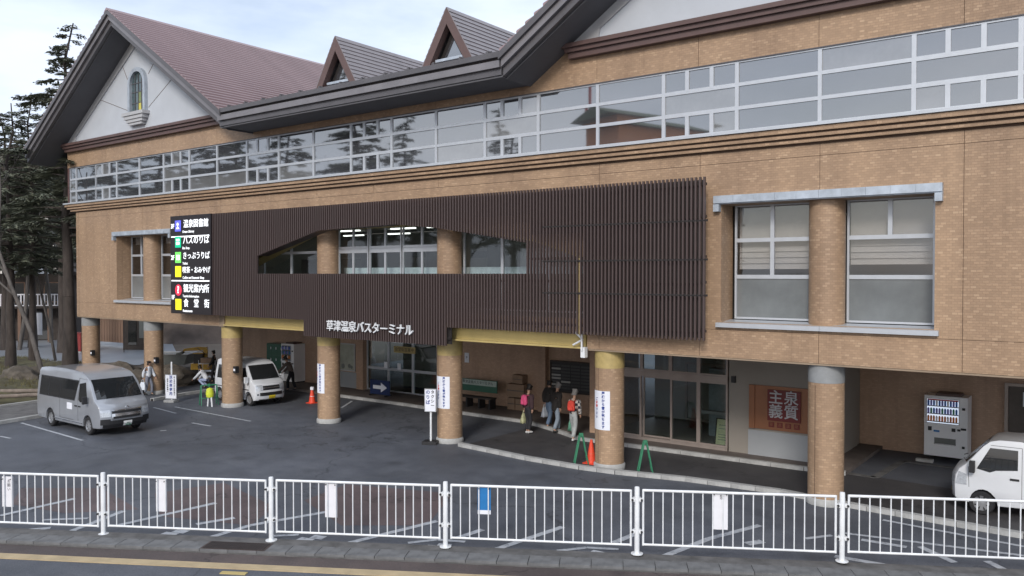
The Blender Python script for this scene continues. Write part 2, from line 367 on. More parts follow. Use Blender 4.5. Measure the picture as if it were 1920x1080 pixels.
# ------------------------------------------------------------------ lettering
def text(name, s, size, mat, parent, loc, rot=(PI/2,0,0), depth=.004, sx=1.0, bold=.0, align='CENTER', label=None, vertical=False, lead=1.05):
    body = '\n'.join(s) if vertical else s
    c = bpy.data.curves.new('txt', 'FONT'); c.body = body; c.size = size; c.extrude = depth; c.align_x = align; c.align_y = 'CENTER'
    c.offset = bold*size; c.space_line = lead*.74 if vertical else 1; c.resolution_u = 2
    t = bpy.data.objects.new('txt', c); COL.objects.link(t)
    dg = bpy.context.evaluated_depsgraph_get(); me = bpy.data.meshes.new_from_object(t.evaluated_get(dg))
    bpy.data.objects.remove(t); bpy.data.curves.remove(c)
    me.materials.clear(); me.materials.append(mat)
    for v in me.vertices: v.co.x *= sx
    me.name = name
    base = WO.get(parent.name, (0,0,0)) if parent is not None else (0,0,0)
    o = link(name, me, parent, (loc[0]-base[0], loc[1]-base[1], loc[2]-base[2]), rot)
    if label: o['label'] = label
    return o

# ================================================================== GROUND
mb = MB(); mb.quad((-900,-900,-.012),(900,-900,-.012),(900,900,-.012),(-900,900,-.012)); struct('ground', mb, HILL)
mb = MB(); mb.quad((-37.5,-30,-.004),(60,-30,-.004),(60,60,-.004),(-37.5,60,-.004)); struct('parking_lot', mb, ASPH)
FO = Vector((-10.83, 12.25, 0)); FD = Vector((.867, .498, 0)).normalized(); FN = Vector((FD.y, -FD.x, 0))
def fp(s, n, z=0): p = FO + FD*s + FN*n; return (p.x, p.y, z)
def fbox(mb, s0, s1, n0, n1, z0, z1):
    P = [fp(s0,n0),fp(s1,n0),fp(s1,n1),fp(s0,n1)]
    P = [(p[0],p[1]) for p in P]; mb.prism(P[::-1], z0, z1, 'z'); return mb
struct('kerb_strip', fbox(MB(), -26, 24, -.37, .12, -.05, .045), CONCD)
mb = MB()
kb = part('gutter_base', fbox(MB(), -26, 24, .13, .57, -.05, .05), CONCD); kb['kind'] = 'structure'
KERBM = M('grey_kerb', (.135,.137,.14), .85, 0, .3, 3, bump=.3, bscale=40)
blk = mesh('kerb_block', MB().prism([(.006,-.0),(.594,-.0),(.594,.43),(.33,.43),(.33,.40),(.27,.40),(.27,.43),(.006,.43)], 0, .055, 'z'), KERBM)
# kerb blocks, one by one, with a drain notch in each
for i in range(62):
    s = -14.5 + i*.6
    o = link('kerb_block', blk, kb); p = fp(s, .14+.43, .045)
    o.location = p; o.rotation_euler = (0,0,math.atan2(FD.y, FD.x))
struct('brown_pavement', fbox(MB(), -26, 24, .60, 1.098, -.05, .03), ASPHN)
struct('tactile_strip', fbox(MB(), -26, 24, 1.10, 1.36, -.05, .036), TANP)
struct('near_road', fbox(MB(), -26, 24, 1.365, 9, -.05, .02), ASPH)
mb = MB(); fbox(mb, -3.95, -3.45, 1.5, 1.62, .02, .034); tag(part('yellow_marker', mb, YEL), 'small yellow raised road marker at the bottom edge left of centre', 'road marker')
mb = MB(); fbox(mb, -4.9, -3.55, .10, .55, .052, .106)
g = tag(part('drain_grate', mb, M('rusty_iron', (.075,.055,.05), .7, .4, .3, 8)), 'dark rusty drain grate set in the kerb beside the second fence post', 'drain grate')
mb = MB()
for i in range(22): fbox(mb, -4.85+i*.058, -4.82+i*.058, .13, .52, .106, .112)
part('grate_bar', mb, LOUVD, g)['kind'] = 'stuff'

# painted marks on the lot (flat print)
mb = MB()
def stripe(p, q, w, z=.004):
    a = Vector(gp(*p)+(0,)); b = Vector(gp(*q)+(0,)); d = (b-a).normalized(); n = Vector((-d.y, d.x, 0))*w/2
    mb.quad(*[tuple(x)[:2]+(z,) for x in (a-n, b-n, b+n, a+n)])
for p, q in [((118,1002),(232,958)),((222,985),(405,943)),((380,1012),(470,985)),((470,985),(612,960)),((655,1018),(820,977)),((930,1030),(1055,988)),((1240,1045),(1330,1010)),((1330,1010),(1425,985)),((0,967),(140,935)),
             ((368,983),(440,971)),((860,1008),(905,993)),((1150,1018),(1195,1000)),((0,998),(95,990)),((1565,1043),(1685,1064)),((1615,1012),(1700,1026)),((1850,1052),(1890,1072)),((1725,1025),(1790,1055))]:
    stripe(p, q, .16)
for c in [((80,975),(165,972)),((250,1008),(308,1006)),((510,1005),(560,1003)),((765,1018),(820,1012)),((820,1012),(872,1016)),((1045,1033),(1100,1027)),((1100,1027),(1160,1030)),((1510,1010),(1560,1004))]: stripe(*c, .12)
for c in [((305,1000),(330,1003)),((328,995),(350,998)),((560,1010),(585,1014)),((585,1006),(608,1009)),((820,1022),(845,1024)),((1108,1034),(1135,1040)),((800,1025),(814,1026)),((1400,1020),(1430,1015))]: stripe(*c, .22)
for c in [((328,763),(470,790)),((288,764),(330,775)),((360,793),(395,799)),((40,793),(155,826)),((300,808),(312,807)),((0,818),(20,822)),((660,752),(640,765))]: stripe(*c, .10)
for c in [((1585,1000),(1920,1042)),((1655,975),(1920,1025))]: stripe(*c, .12)
struct('parking_lines', mb, PAINT)
mb = MB()
def gpoly(pts, z): mb.add([gp(u, v)+(z,) for u, v in pts], [tuple(range(len(pts)))[::-1]])
# reddish patches on the lot asphalt
for pts in [[(40,915),(190,915),(260,955),(120,962),(20,945)],[(290,925),(420,905),(515,950),(470,985),(300,968)],[(570,938),(650,908),(850,925),(800,985),(640,985)]]: gpoly(pts, .000)
struct('reddish_patch', mb, asphaltmat('reddish_asphalt', (.105,.080,.082)))
# kerb along the pillars and raised lobby floor
def ribbon(mb, pts, w, z0, z1):
    P = [Vector((x, y, 0)) for x, y in pts]; A = []; B = []
    for i, p in enumerate(P):
        d = (P[min(i+1, len(P)-1)]-P[max(i-1, 0)]).normalized(); n = Vector((-d.y, d.x, 0))*w/2; A.append(p-n); B.append(p+n)
    for i in range(len(P)-1):
        mb.add([(A[i].x,A[i].y,z0),(A[i+1].x,A[i+1].y,z0),(B[i+1].x,B[i+1].y,z0),(B[i].x,B[i].y,z0),(A[i].x,A[i].y,z1),(A[i+1].x,A[i+1].y,z1),(B[i+1].x,B[i+1].y,z1),(B[i].x,B[i].y,z1)],
               [(4,5,6,7),(0,1,5,4),(3,7,6,2),(0,4,7,3),(1,2,6,5)])
    return mb
k1 = [(-17.3,20.25),(-16,20.12),(-14.4,19.95),(-12.5,19.93),(-11.4,20.05),(-9.5,20.5),(-7,20.75),(-5.5,20.55),(-3.6,20.45),(-1.7,20.35),(4,20.3)]
K1 = struct('front_kerb', ribbon(MB(), k1, .16, -.05, .10), LOUVD)
def kerb_run(pts, step, w, z, parent):
    i = 0; P = [Vector((x,y,0)) for x,y in pts]; seg = []
    for a, b in zip(P, P[1:]):
        n = max(1, round((b-a).length/step))
        for j in range(n): seg.append((a.lerp(b, j/n), a.lerp(b, (j+1)/n)))
    for a, b in seg:
        d = (b-a); L_ = d.length; c = (a+b)/2
        m_ = MB().box(-L_/2+.006, L_/2-.006, -w/2, w/2, 0, z)
        part('kerb_stone', m_, CONC, parent, loc=(c.x, c.y, 0), rot=(0,0,math.atan2(d.y, d.x)))
kerb_run(k1, .62, .17, .115, K1)
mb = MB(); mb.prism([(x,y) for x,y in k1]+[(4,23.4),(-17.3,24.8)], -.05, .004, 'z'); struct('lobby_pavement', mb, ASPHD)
k2 = [(-28.6,25.1),(-24.4,25.05),(-21.1,24.9),(-18,24.88),(-16.3,24.2),(-14.6,23.35),(-11.96,23.45),(-7.3,23.6),(-6.2,23.75)]
K2 = struct('inner_kerb', ribbon(MB(), k2, .12, -.05, .10), LOUVD)
kerb_run(k2, .9, .13, .12, K2)
mb = MB(); mb.prism([(-40.4,25.2)]+k2+[(-6.2,24.4),(-6.2,28.5),(-40.4,28.5)], -.05, .105, 'z')
struct('entrance_walkway', mb, M('walkway_paving', (.12,.10,.09), .75, 0, .2, 2, bump=.2))
mb = MB()
for a, b in [((-6.5,24.05),(-5.5,23.95)),((-5.5,23.95),(-5.3,26.55)),((-5.3,26.55),(-3.9,26.5)),((-3.9,26.5),(1,26.1))]: ribbon(mb, [a, b], .22, 0, .012)
struct('walkway_border', mb, CONCD)

# ================================================================== TERMINAL BUILDING
B = thing('bus_terminal_building', 'long tan tiled bus terminal with brown gabled roofs standing on round pillars', 'building', (-22, 24, 0), world=True)
JX = [-5.9 - 3.045*k for k in range(-3, 14)]
JZ = [8.42, 4.16]
XL, XR = -42.7, 2.6
back = MB()
def wall(x0, x1, z0, z1, Y=20.12, th=.28, jz=JZ, name='wall_panel', mat=None):
    xs = sorted([x0, x1]+[x for x in JX if x0+.05 < x < x1-.05]); zs = sorted([z0, z1]+[z for z in jz if z0+.05 < z < z1-.05])
    for a, b in zip(xs, xs[1:]):
        for c, d in zip(zs, zs[1:]):
            part(name, MB().box(a+(.006 if a > x0 else 0), b-(.006 if b < x1 else 0), Y, Y+th, c+(.005 if c > z0 else 0), d-(.005 if d < z1 else 0)), mat or TILE, B)
    back.box(x0+.01, x1-.01, Y+.012, Y+th-.01, z0+.01, z1-.01)
ZB, ZT = 3.45, 8.80
OP = [(-38.72,-33.99,4.36,7.37), (-8.36,-3.41,4.36,7.37)]
wall(XL, OP[0][0], ZB, ZT); wall(OP[0][1], -30.35, ZB, ZT)
for o in OP: wall(o[0], o[1], ZB, o[2]); wall(o[0], o[1], o[3], ZT)
wall(-12.38, OP[1][0], ZB, ZT); wall(OP[1][1], XR, ZB, ZT)
wall(-30.35, -28.6, 3.86, ZT)
arch = [(-28.6,5.95),(-26.9,6.5),(-24.3,7.3),(-18.3,7.3),(-16.2,6.95),(-14.2,6.62),(-12.38,6.05)]
for (a, za), (b, zb) in zip(arch, arch[1:]):
    part('wall_panel', MB().prism([(a,za),(b,zb),(b,8.415),(a,8.415)], 20.12, 20.40), TILE, B)
wall(-28.6, -12.38, 8.425, ZT)
wall(-28.6, -12.38, 3.86, 4.3)
part('arch_soffit', (lambda m: [m.prism([(a,za-.07),(b,zb-.07),(b,zb-.003),(a,za-.003)], 20.13, 20.74) for (a,za),(b,zb) in zip(arch, arch[1:])] and m)(MB()), YEL, B)
part('arch_jamb', MB().box(-12.45,-12.385,20.13,20.74,3.9,6.0), YEL, B)
for o in OP:
    part('jamb', MB().box(o[0]-.3,o[0],20.405,20.9,o[2]-.3,o[3]+.3), TILE, B); part('jamb', MB().box(o[1],o[1]+.3,20.405,20.9,o[2]-.3,o[3]+.3), TILE, B)
    part('soffit_board', MB().box(o[0],o[1],20.41,20.9,o[3]+.002,o[3]+.3), CEIL, B)
# left end wall and upper storey
part('end_wall', MB().box(XL+.01,XL+.3,20.42,37.9,ZB,ZT), TILE, B)
YU = 19.98; XU = -43.25
# mouldings between storeys
mo = [(9.10,9.17,19.80,-43.42,SASH),(8.98,9.09,19.86,-43.36,TILE),(8.935,8.98,19.93,-43.2,JOINT),(8.86,8.935,19.92,-43.25,TILE),(8.82,8.86,20.0,-43.1,JOINT),(8.745,8.82,20.0,-43.05,TILE),(8.70,8.745,20.09,-42.8,JOINT)]
for z0, z1, y, xl, m_ in mo:
    nm = 'window_sill' if m_ is SASH else ('shadow_joint' if m_ is JOINT else 'string_course')
    if z0 < ZT: z1 = z1
    part(nm, MB().box(xl, XR+.3, y, 20.115 if z0 < 8.8 else 20.5, z0+.001, z1-.001), m_, B)
part('upper_end_wall', MB().box(XU+.02,XU+.3,20.3,37.9,8.81,11.8), TILE, B)
wall(XU, XR, 10.95, 11.80, YU, .3, [], 'upper_wall_panel')
part('left_end_post', MB().box(XU,-43.10,YU,20.3,9.172,10.948), M('dark_red_brown_post', (.10,.05,.045), .6), B)
part('head_flashing', MB().box(-43.1,XR,19.965,19.978,10.94,10.962), FASC, B)

# strip windows
MX = [-1.81-2.035*k for k in range(-2, 20)]
def frame_rects(rects, y0, y1, t):
    m_ = MB()
    for (a, b, c, d) in rects:
        m_.box(a, a+t, y0, y1, c, d); m_.box(b-t, b, y0, y1, c, d); m_.box(a+t, b-t, y0+.002, y1, c, c+t); m_.box(a+t, b-t, y0+.002, y1, d-t, d)
    return m_
PM = {}; rndp = random.Random(3)
STRIPG2 = M('strip_glass_with_blind', (.15,.152,.155), .03, 0, .3, .8, ior=2.9)
def window_unit(rects, x, z, Y, t=.035, fm=SASH, pm=STRIPGL, wob=0, name='window', dep=.07, pmats=None):
    """rects relative to (x, z)"""
    key = (tuple(tuple(round(q,3) for q in r) for r in rects), t, fm.name, dep)
    if key not in PM: PM[key] = mesh(name, frame_rects(rects, 0, dep, t), fm)
    w = link(name, PM[key], B, (x-WO[B.name][0], Y-WO[B.name][1], z-WO[B.name][2]))
    for i, (a, b, c, d) in enumerate(rects):
        pmt = pmats[i] if pmats else pm
        k2_ = ('p', round(b-a-2*t,3), round(d-c-2*t,3), pmt.name)
        hw, hh = (b-a-2*t)/2, (d-c-2*t)/2
        if k2_ not in PM: PM[k2_] = mesh('pane', MB().box(-hw, hw, -.003, .003, -hh, hh), pmt)
        if pmt is STRIPGL and rndp.random() < .22:
            k2_ = k2_+('b',)
            if k2_ not in PM: PM[k2_] = mesh('pane', MB().box(-hw, hw, -.003, .003, -hh, hh), STRIPG2)
        link('pane', PM[k2_], w, ((a+b)/2, dep*.55, (c+d)/2), (rad(random.gauss(0, wob)), 0, rad(random.gauss(0, wob))))
    return w
Z0, Z1 = 9.175, 10.945; H3 = (Z1-Z0)/3
for k in range(len(MX)-1):
    w_ = MX[k]-MX[k+1]; x = MX[k+1]; small = (k-2) % 3 == 0
    rc = []
    if small:
        for r in (0, 2):
            for j in range(3): rc.append((j*w_/3, (j+1)*w_/3, r*H3, (r+1)*H3))
        rc.append((0, w_, H3, 2*H3))
        window_unit(rc, x, Z0, 20.0, .052, wob=.25)
    else:
        window_unit([(0,w_,r*H3,(r+1)*H3) for r in range(3)], x, Z0, 20.0, .045, wob=.25)
window_unit([(0,.65,r*H3,(r+1)*H3) for r in range(3)]+[(.65,2.63,r*H3,(r+1)*H3) for r in range(3)], -43.08, Z0, 20.0, .045, wob=.25)
part('dark_room_wall', MB().box(-43,XR,20.3,20.35,9.1,11), LOUVD, B)

# windows of the first floor, right and left openings
FROST = M('frosted_pane', (.16,.175,.18), .07, 0, .25, .8, ior=2.1)
BLINDP = glassmat('blind_backed_glass', (.82,.82,.82), 2.1)
def op_glaz(x0, x1, kind):
    w = x1-x0; m_ = w/2
    if kind == 'slide':
        rc = [(0,m_,2.05,2.97),(m_,w,2.05,2.97),(0,m_,1.10,2.05),(m_,w,1.10,2.05),(0,w,0,1.10)]
    else: rc = [(0,m_,2.05,2.97),(m_,w,2.05,2.97),(0,w,1.10,2.05),(0,w,0,1.10)]
    window_unit(rc, x0, 4.42, 20.78, .05, pmats=[BLINDP]*(len(rc)-1)+[FROST], wob=.12)
for cx in (-5.86, -36.36):
    o = OP[1] if cx > -10 else OP[0]
    op_glaz(o[0]+.1, cx-.42, 'slide'); op_glaz(cx+.42, o[1]-.1, 'plain')
    part('window_sill', MB().prism([(20.0,4.23),(20.0,4.34),(20.76,4.40),(20.76,4.23)], o[0]-.1, cx-.002, 'x').prism([(20.0,4.23),(20.0,4.34),(20.76,4.40),(20.76,4.23)], cx+.006, o[1]+.1, 'x'), SASH, B)
    h0 = part('window_hood', MB().box(o[0]-.16,o[1]+.16,20.02,20.115,7.376,7.40), ZINC, B)
    n = 10; wd = (o[1]-o[0]+.32)/n
    for i in range(n): part('flashing_sheet', MB().box(o[0]-.16+i*wd+.002, o[0]-.16+(i+1)*wd-.002, 19.965+.004*(i % 2), 20.116, 7.40, 7.59), ZINC, h0)
    part('hood_end', MB().box(o[0]-.16,o[0]-.01,19.96,20.116,7.19,7.374), ZINC, h0); part('hood_end', MB().box(o[1]+.01,o[1]+.16,19.96,20.116,7.19,7.374), ZINC, h0)
    # blinds behind the upper panes
    bl = part('window_blind', MB().box(o[0]+.15, cx-.45, 21.0, 21.02, 5.72 if cx > -10 else 7.0, 7.4).box(cx+.45, o[1]-.15, 21.0, 21.02, 5.82 if cx > -10 else 7.0, 7.4), CURT, B)
    if cx > -10:
        mm = MB()
        for a, b_, zb in ((o[0]+.15, cx-.45, 5.72), (cx+.45, o[1]-.15, 5.82)):
            for i in range(5): mm.box(a, b_, 20.96, 21.0, zb+i*.15, zb+i*.15+.006)
        part('blind_fold', mm, CURT, bl)
# central glazing
cb = [(-28.25,-26.5),(-26.5,-24.55)]
for a, b in cb: window_unit([(0,b-a,0,2.0),(0,b-a,2.0,3.0)], a, 4.42, 20.78, .05, pm=GLASS, wob=.1)
for a, b in [(-23.75,-22.08),(-22.08,-20.41),(-20.41,-18.5)]:
    w = b-a; window_unit([(.04,w/2,2.14,2.95),(w/2,w-.04,2.14,2.95),(.04,w-.04,1.98,2.14),(.04,w/2,.9,1.98),(w/2,w-.04,.9,1.98),(.04,w-.04,0,.9)], a, 4.42, 20.78, .04, pmats=[GLASS,GLASS,SASH,GLASS,GLASS,FROST], wob=.12)
for a, b in [(-17.58,-15.97),(-15.97,-14.2),(-14.2,-12.46)]: window_unit([(0,b-a,0,3.0)], a, 4.42, 20.78, .05, pm=GLASS, wob=.12)
# rooms behind
part('interior_wall', MB().box(-42.5,XR,29,29.1,4.2,7.6), INTW, B)
part('interior_floor', MB().box(-42.5,XR,20.92,29,4.0,4.19), INTD, B)
part('interior_ceiling', MB().box(-42.5,XR,20.92,29,7.62,7.7), INTW, B)
for x in (-31.5,-12.2,-9.2,-2.9): part('partition', MB().box(x,x+.1,20.95,28.99,4.2,7.6), INTW, B)
part('counter', MB().box(-24,-13,21.3,21.9,5.6,5.82), M('white_counter', (.80,.86,.92), .4), B)
lm = mesh('ceiling_lamp', MB().box(-.65,.65,-.07,.07,-.05,0), LAMP)
for x in (-35.5,-37.8,-29.5,-26.5,-23.3,-21.3,-19.2,-16.8,-14.6):
    for y in (23.8, 26.8): link('ceiling_lamp', lm, B, (x+22, y-24, 7.44))
for x, y, z, w, h, m_ in [(-22.6,28.9,6.3,.9,1.2,INTD),(-20.4,28.9,6.2,1.6,1.0,PAPER),(-17,28.9,6.3,1.4,1.2,INTD),(-26,28.9,6,1.5,1.5,INTD)]:
    part('wall_notice', MB().box(x-w/2,x+w/2,y,y+.05,z-h/2,z+h/2), m_, B)
for x, z in ((-21.9,6.35),(-20.0,6.1),(-18.9,6.3)): part('hanging_sign', MB().box(x-.35,x+.35,23.2,23.25,z-.12,z+.12), INTD, B)
part('shelf', MB().box(-28,-25,22.5,23.1,4.2,6.2), INTD, B)

# underside, yellow beam
part('underside', MB().box(XL+.02, XR, 20.42, 38, 3.5, 3.6), CEIL, B)
part('underside_lip', MB().box(XL, -30.36, 20.14, 20.42, 3.40, 3.448), CEIL, B); part('underside_lip', MB().box(-12.36, XR, 20.14, 20.42, 3.40, 3.448), CEIL, B)
for a, b in [(-30.0,-24.4),(-17.6,-12.46)]:
    part('beam', MB().box(a,b,20.16,20.5,3.50,3.86), YEL, B); part('beam_lip', MB().box(a,b,20.06,20.5,3.44,3.497), YEL, B)
part('beam', MB().box(-24.4,-17.6,20.2,20.5,3.45,3.86), YEL, B)
part('beam_end', MB().box(-30.35,-30.0,20.10,20.5,3.40,3.86), CEIL, B); part('beam_end', MB().box(-17.98,-17.6,20.10,20.5,3.40,3.86), CEIL, B)
mb = MB(); mb.box(-12.5,-12.36,19.95,20.1,3.2,3.5).box(-12.46,-12.42,19.9,19.95,3.4,3.95); mb.tube((-12.75,20.0,3.95),(-12.43,19.95,3.72),.03).tube((-12.43,19.95,3.72),(-12.75,19.95,3.55),.03)
part('bracket', mb, WHITEP, B)

# pillars
PX = [-5.86,-11.93,-18.04,-24.09,-30.21,-36.36,-42.3,.2]
pil = mesh('pillar', MB().lathe((0,0,0), [(.42,.14),(.42,7.58)], 40).add([(0,0,7.58)], []), TILEP, 50)
pbase = mesh('pillar_base', MB().lathe((0,0,0), [(.455,0),(.46,.13),(.425,.17)], 36), CONC, 50)
capg = mesh('pillar_cap', MB().lathe((0,0,0), [(.40,2.96),(.427,2.965),(.427,3.5)], 36), M('grey_render', (.25,.26,.265), .7, 0, .15, 3), 40)
capy = mesh('pillar_cap', MB().lathe((0,0,0), [(.40,2.90),(.427,2.905),(.427,3.5)], 36), YELT, 40)
pjoint = mesh('pillar_joint', MB().box(-.006,.006,-.4265,-.4,.15,2.9), JOINT)
seam = mesh('tile_band', MB().lathe((0,0,0), [(.4203,.2),(.4225,.21),(.4225,2.95)], 10, a0=-2.3, a1=-1.75), TILEP, 40)
for x in PX:
    p = link('pillar', pil, B, (x+22, 20.62-24, 0))
    link('pillar_base', pbase, p); link('pillar_cap', capy if -31 < x < -11 else capg, p); 
    j_ = link('pillar_joint', pjoint, p); j_.rotation_euler = (0,0,-.35)
    link('tile_band', seam, p)
for x in (-42.3, -36.36, -30.21):
    p_ = thing('door_lamp', {-42.3:'small black lantern on the outermost left pillar',-36.36:'small black lantern on the pillar behind the woman in white',-30.21:'small black lantern on the pillar beside the white minivan'}[x], 'lantern', (x+.44, 20.45, 1.6), group='lanterns on the pillars')
    part('lamp_body', MB().box(-.02,.16,-.08,.08,-.14,.14), BLACKP, p_); part('lamp_glass', MB().box(.0,.12,-.085,.085,-.05,.04), PAPER, p_)

# ------------------------------------------------------------------ roofs
SL = .643
def gable_roof(ax, az, y0, y1, half, mat, crs, base):
    """two stepped slabs, fascia bands, courses"""
    for sgn in (-1, 1):
        for (zt, zb, yo, m_) in ((0,.20,-.06,FASC),(.20,.42,.03,FASCL),(.42,.66,.14,FASC)):
            hx = half + (.04 if zt == 0 else 0)
            part('fascia_board', MB().prism([(ax,az-zt),(ax+sgn*hx,az-zt-SL*hx),(ax+sgn*hx,az-zb-SL*hx+.0),(ax,az-zb)], y0+yo, y0+.40), m_, B)
        part('roof_slab', MB().prism([(ax,az-.02),(ax+sgn*half,az-.02-SL*half),(ax+sgn*half,az-.60-SL*half),(ax,az-.60)], y0+.405, y1), SOFF, B)
        part('eave_soffit', MB().prism([(ax,az-.665),(ax+sgn*half,az-.665-SL*half),(ax+sgn*half,az-.72-SL*half),(ax,az-.72)], y0+.30, YU-.0), SOFF, B)
        n = crs; st = half/n
        ln = math.hypot(st, SL*st)
        cm = mesh('roof_course', MB().prism([(0,0.002),(sgn*st,-SL*st+.002),(sgn*(st+.004),-SL*st+.075),(sgn*(st-.03),-SL*(st-.03)+.082),(0,.006)], 0, y1-y0), mat)
        for i in range(n):
            link('roof_course', cm, B, (ax+sgn*st*i+22, y0-.05-24, az-SL*st*i))
    part('ridge_cap', MB().prism([(ax-.16,az-.05),(ax,az+.08),(ax+.16,az-.05)], y0-.07, y1), mat, B)
gable_roof(-36.2, 17.27, 18.5, 36, 8.42, ROOF, 34, None)
gable_roof(-5.86, 17.3, 18.5, 36, 8.42, ROOF, 28, None)
# main eave between the gables
xa, xb = -28.0, -14.30
for z0, z1, y, m_ in ((11.74,11.90,18.46,FASC),(11.66,11.74,18.62,FASC),(11.46,11.66,18.50,FASCL),(11.26,11.46,18.60,FASC)):
    part('gutter_board', MB().box(xa+.02, xb-.02, y, 18.9, z0+.001, z1-.001), m_, B)
part('eave_soffit', MB().box(xa, xb, 18.64, YU-.003, 11.20, 11.258), SOFF, B)
part('main_roof_slab', MB().prism([(18.905,11.62),(18.905,11.9),(28,15.0),(28,14.8)], xa, xb, 'x'), SOFF, B)
cm = mesh('roof_sheet', MB().prism([(0,0),(0,.03),(.0+9.3,.03+3.18),(9.3,3.18)], .004, .396, 'x'), ROOFG)
for i in range(34): link('roof_sheet', cm, B, (xa+i*.4+22, 18.7-24, 11.905-.07+.0))
sg = mesh('snow_guard', MB().box(-.03,.03,-.05,.05,0,.10).box(-.12,.12,.0,.02,.06,.09), FASC)
for i in range(13): link('snow_guard', sg, B, (xa+.6+i*1.05+22, 18.62-24, 11.905))
# gable end walls
def gable_wall(ax, y, window=True):
    az = 17.3-.72; zb = 12.12; hx = (az-zb)/SL
    part('gable_wall', MB().prism([(ax-hx+.0,zb),(ax+hx,zb),(ax,az)], y+.06, y+.3), WHITEW, B)
    for sgn in (-1, 1):   # raised band under the rake
        part('gable_band', MB().prism([(ax+sgn*(hx-.02),zb+.26),(ax+sgn*(hx-.02),zb),(ax+sgn*(hx-.95),zb),(ax+sgn*(hx-1.0),zb+.02+.30),(ax,az-.45),(ax,az-.02)], y+.0, y+.058), WHITET, B)
    for zz0, zz1, yo in ((12.0,12.118,-.24),(11.88,12.0,-.16),(11.72,11.88,-.08)):
        part('moulding', MB().box(ax-hx-.15+(.24+yo), ax+hx+.15-(.24+yo), y+yo, y+.3, zz0+.001, zz1-.001), TRIM, B)
    for x0, z0_, x1, z1_ in [(-1.0,14.6,-1.9,16.0),(-.8,13.1,-3.9,14.1),(.8,14.6,1.7,15.4),(.8,13.1,3.3,14.4)]:
        part('render_joint', MB().tube((ax+x0,y+.056,z0_),(ax+x1,y+.056,z1_),.012,n=6), JOINT, B)
    # arched window
    fr = MB(); cz = 14.25; ro, ri = .74, .56
    pts_o = [(-ro,12.95)]+[(-ro*math.cos(t), cz+ro*math.sin(t)) for t in [PI*i/12 for i in range(13)]]+[(ro,12.95)]
    pts_i = [(-ri,12.95)]+[(-ri*math.cos(t), cz+ri*math.sin(t)) for t in [PI*i/12 for i in range(13)]]+[(ri,12.95)]
    for i in range(len(pts_o)-1):
        q = [pts_o[i], pts_o[i+1], pts_i[i+1], pts_i[i]]; fr.prism([(ax+a, b) for a, b in q], y-.10, y+.06)
    w = part('arched_window', fr, ZINC, B)
    part('glass', MB().prism([(ax+a,b) for a, b in pts_i], y+.035, y+.058), M('leaded_glass', (.05,.08,.085), .08, ior=1.8, var=.2), w)
    for k in (-1, 0, 1): part('glazing_bar', MB().box(ax+k*.28-.02, ax+k*.28+.02, y+.01, y+.034, 12.95, cz+.45), FASC, w)
    for z in (13.4, 13.9, 14.3): part('glazing_bar', MB().box(ax-ri+.01, ax+ri-.01, y+.012, y+.033, z-.018, z+.018), FASC, w)
    part('coloured_pane', MB().box(ax+.03,ax+.25,y+.024,y+.034,13.0,13.39), M('yellow_glass', (.55,.50,.06), .15), w)
    part('coloured_pane', MB().box(ax+.03,ax+.25,y+.024,y+.034,13.42,13.88), M('amber_green_glass', (.16,.20,.05), .15), w)
    for i, (ww, z0_, z1_) in enumerate(((.90,12.80,12.95),(.80,12.64,12.80),(.68,12.50,12.64),(.55,12.38,12.50))):
        part('corbel', MB().box(ax-ww, ax+ww, y-.30+i*.05, y+.06, z0_+.001, z1_-.001), WHITET, w)
gable_wall(-36.2, YU-.12); gable_wall(-5.9, YU-.12)
# tile wall that fills the slope left and right of the right-hand gable band
for ax, sides in ((-5.9, (-1,1)), (-36.2, (-1,1))):
    for sgn in sides:
        part('gable_shoulder', MB().prism([(ax+sgn*6.95,11.802),(ax+sgn*8.35 if sgn*ax > -30 or True else 0,11.802),(ax+sgn*8.35,11.83),(ax+sgn*6.95,12.09)], YU, YU+.3), TILE, B)
# dormers
def dormer(cx):
    apx, hw, zb, za = cx, 1.02, 12.02, 13.72; yf = 18.95; yb = 24.2
    fr = MB()
    sl = (za-zb)/hw
    for sgn in (-1, 1):
        fr.prism([(apx,za),(apx+sgn*hw,zb),(apx+sgn*(hw-.30),zb),(apx,za-.30*sl)], yf, yf+.22)
    d = part('dormer', fr, TRIM, B)
    part('dormer_opening', MB().prism([(apx-.72,zb),(apx+.72,zb),(apx,za-.5)], yf+.35, yf+.4), LOUVD, d)
    part('dormer_window', MB().prism([(apx-.36,zb+.25),(apx+.36,zb+.25),(apx,zb+.85)], yf+.30, yf+.34), STRIPGL, d)
    part('dormer_sill', MB().box(apx-.55,apx+.55,yf+.1,yf+.34,zb+.12,zb+.2), ZINC, d)
    for sgn in (-1, 1):
        n = 11; st = hw/n
        cmm = mesh('roof_course', MB().prism([(0,0),(sgn*st,-sl*st),(sgn*(st+.03),-sl*st+.02),(sgn*.012,.012)], 0, yb-yf), ROOFG)
        for i in range(n): link('roof_course', cmm, d, (apx+sgn*st*i+.0, yf, za-sl*st*i))
        part('dormer_slope', MB().prism([(apx,za-.02),(apx+sgn*hw,zb-.02),(apx+sgn*(hw-.08),zb-.02),(apx,za-.15)], yf+.225, yb), ROOFG, d)
dormer(-21.76); dormer(-16.70)

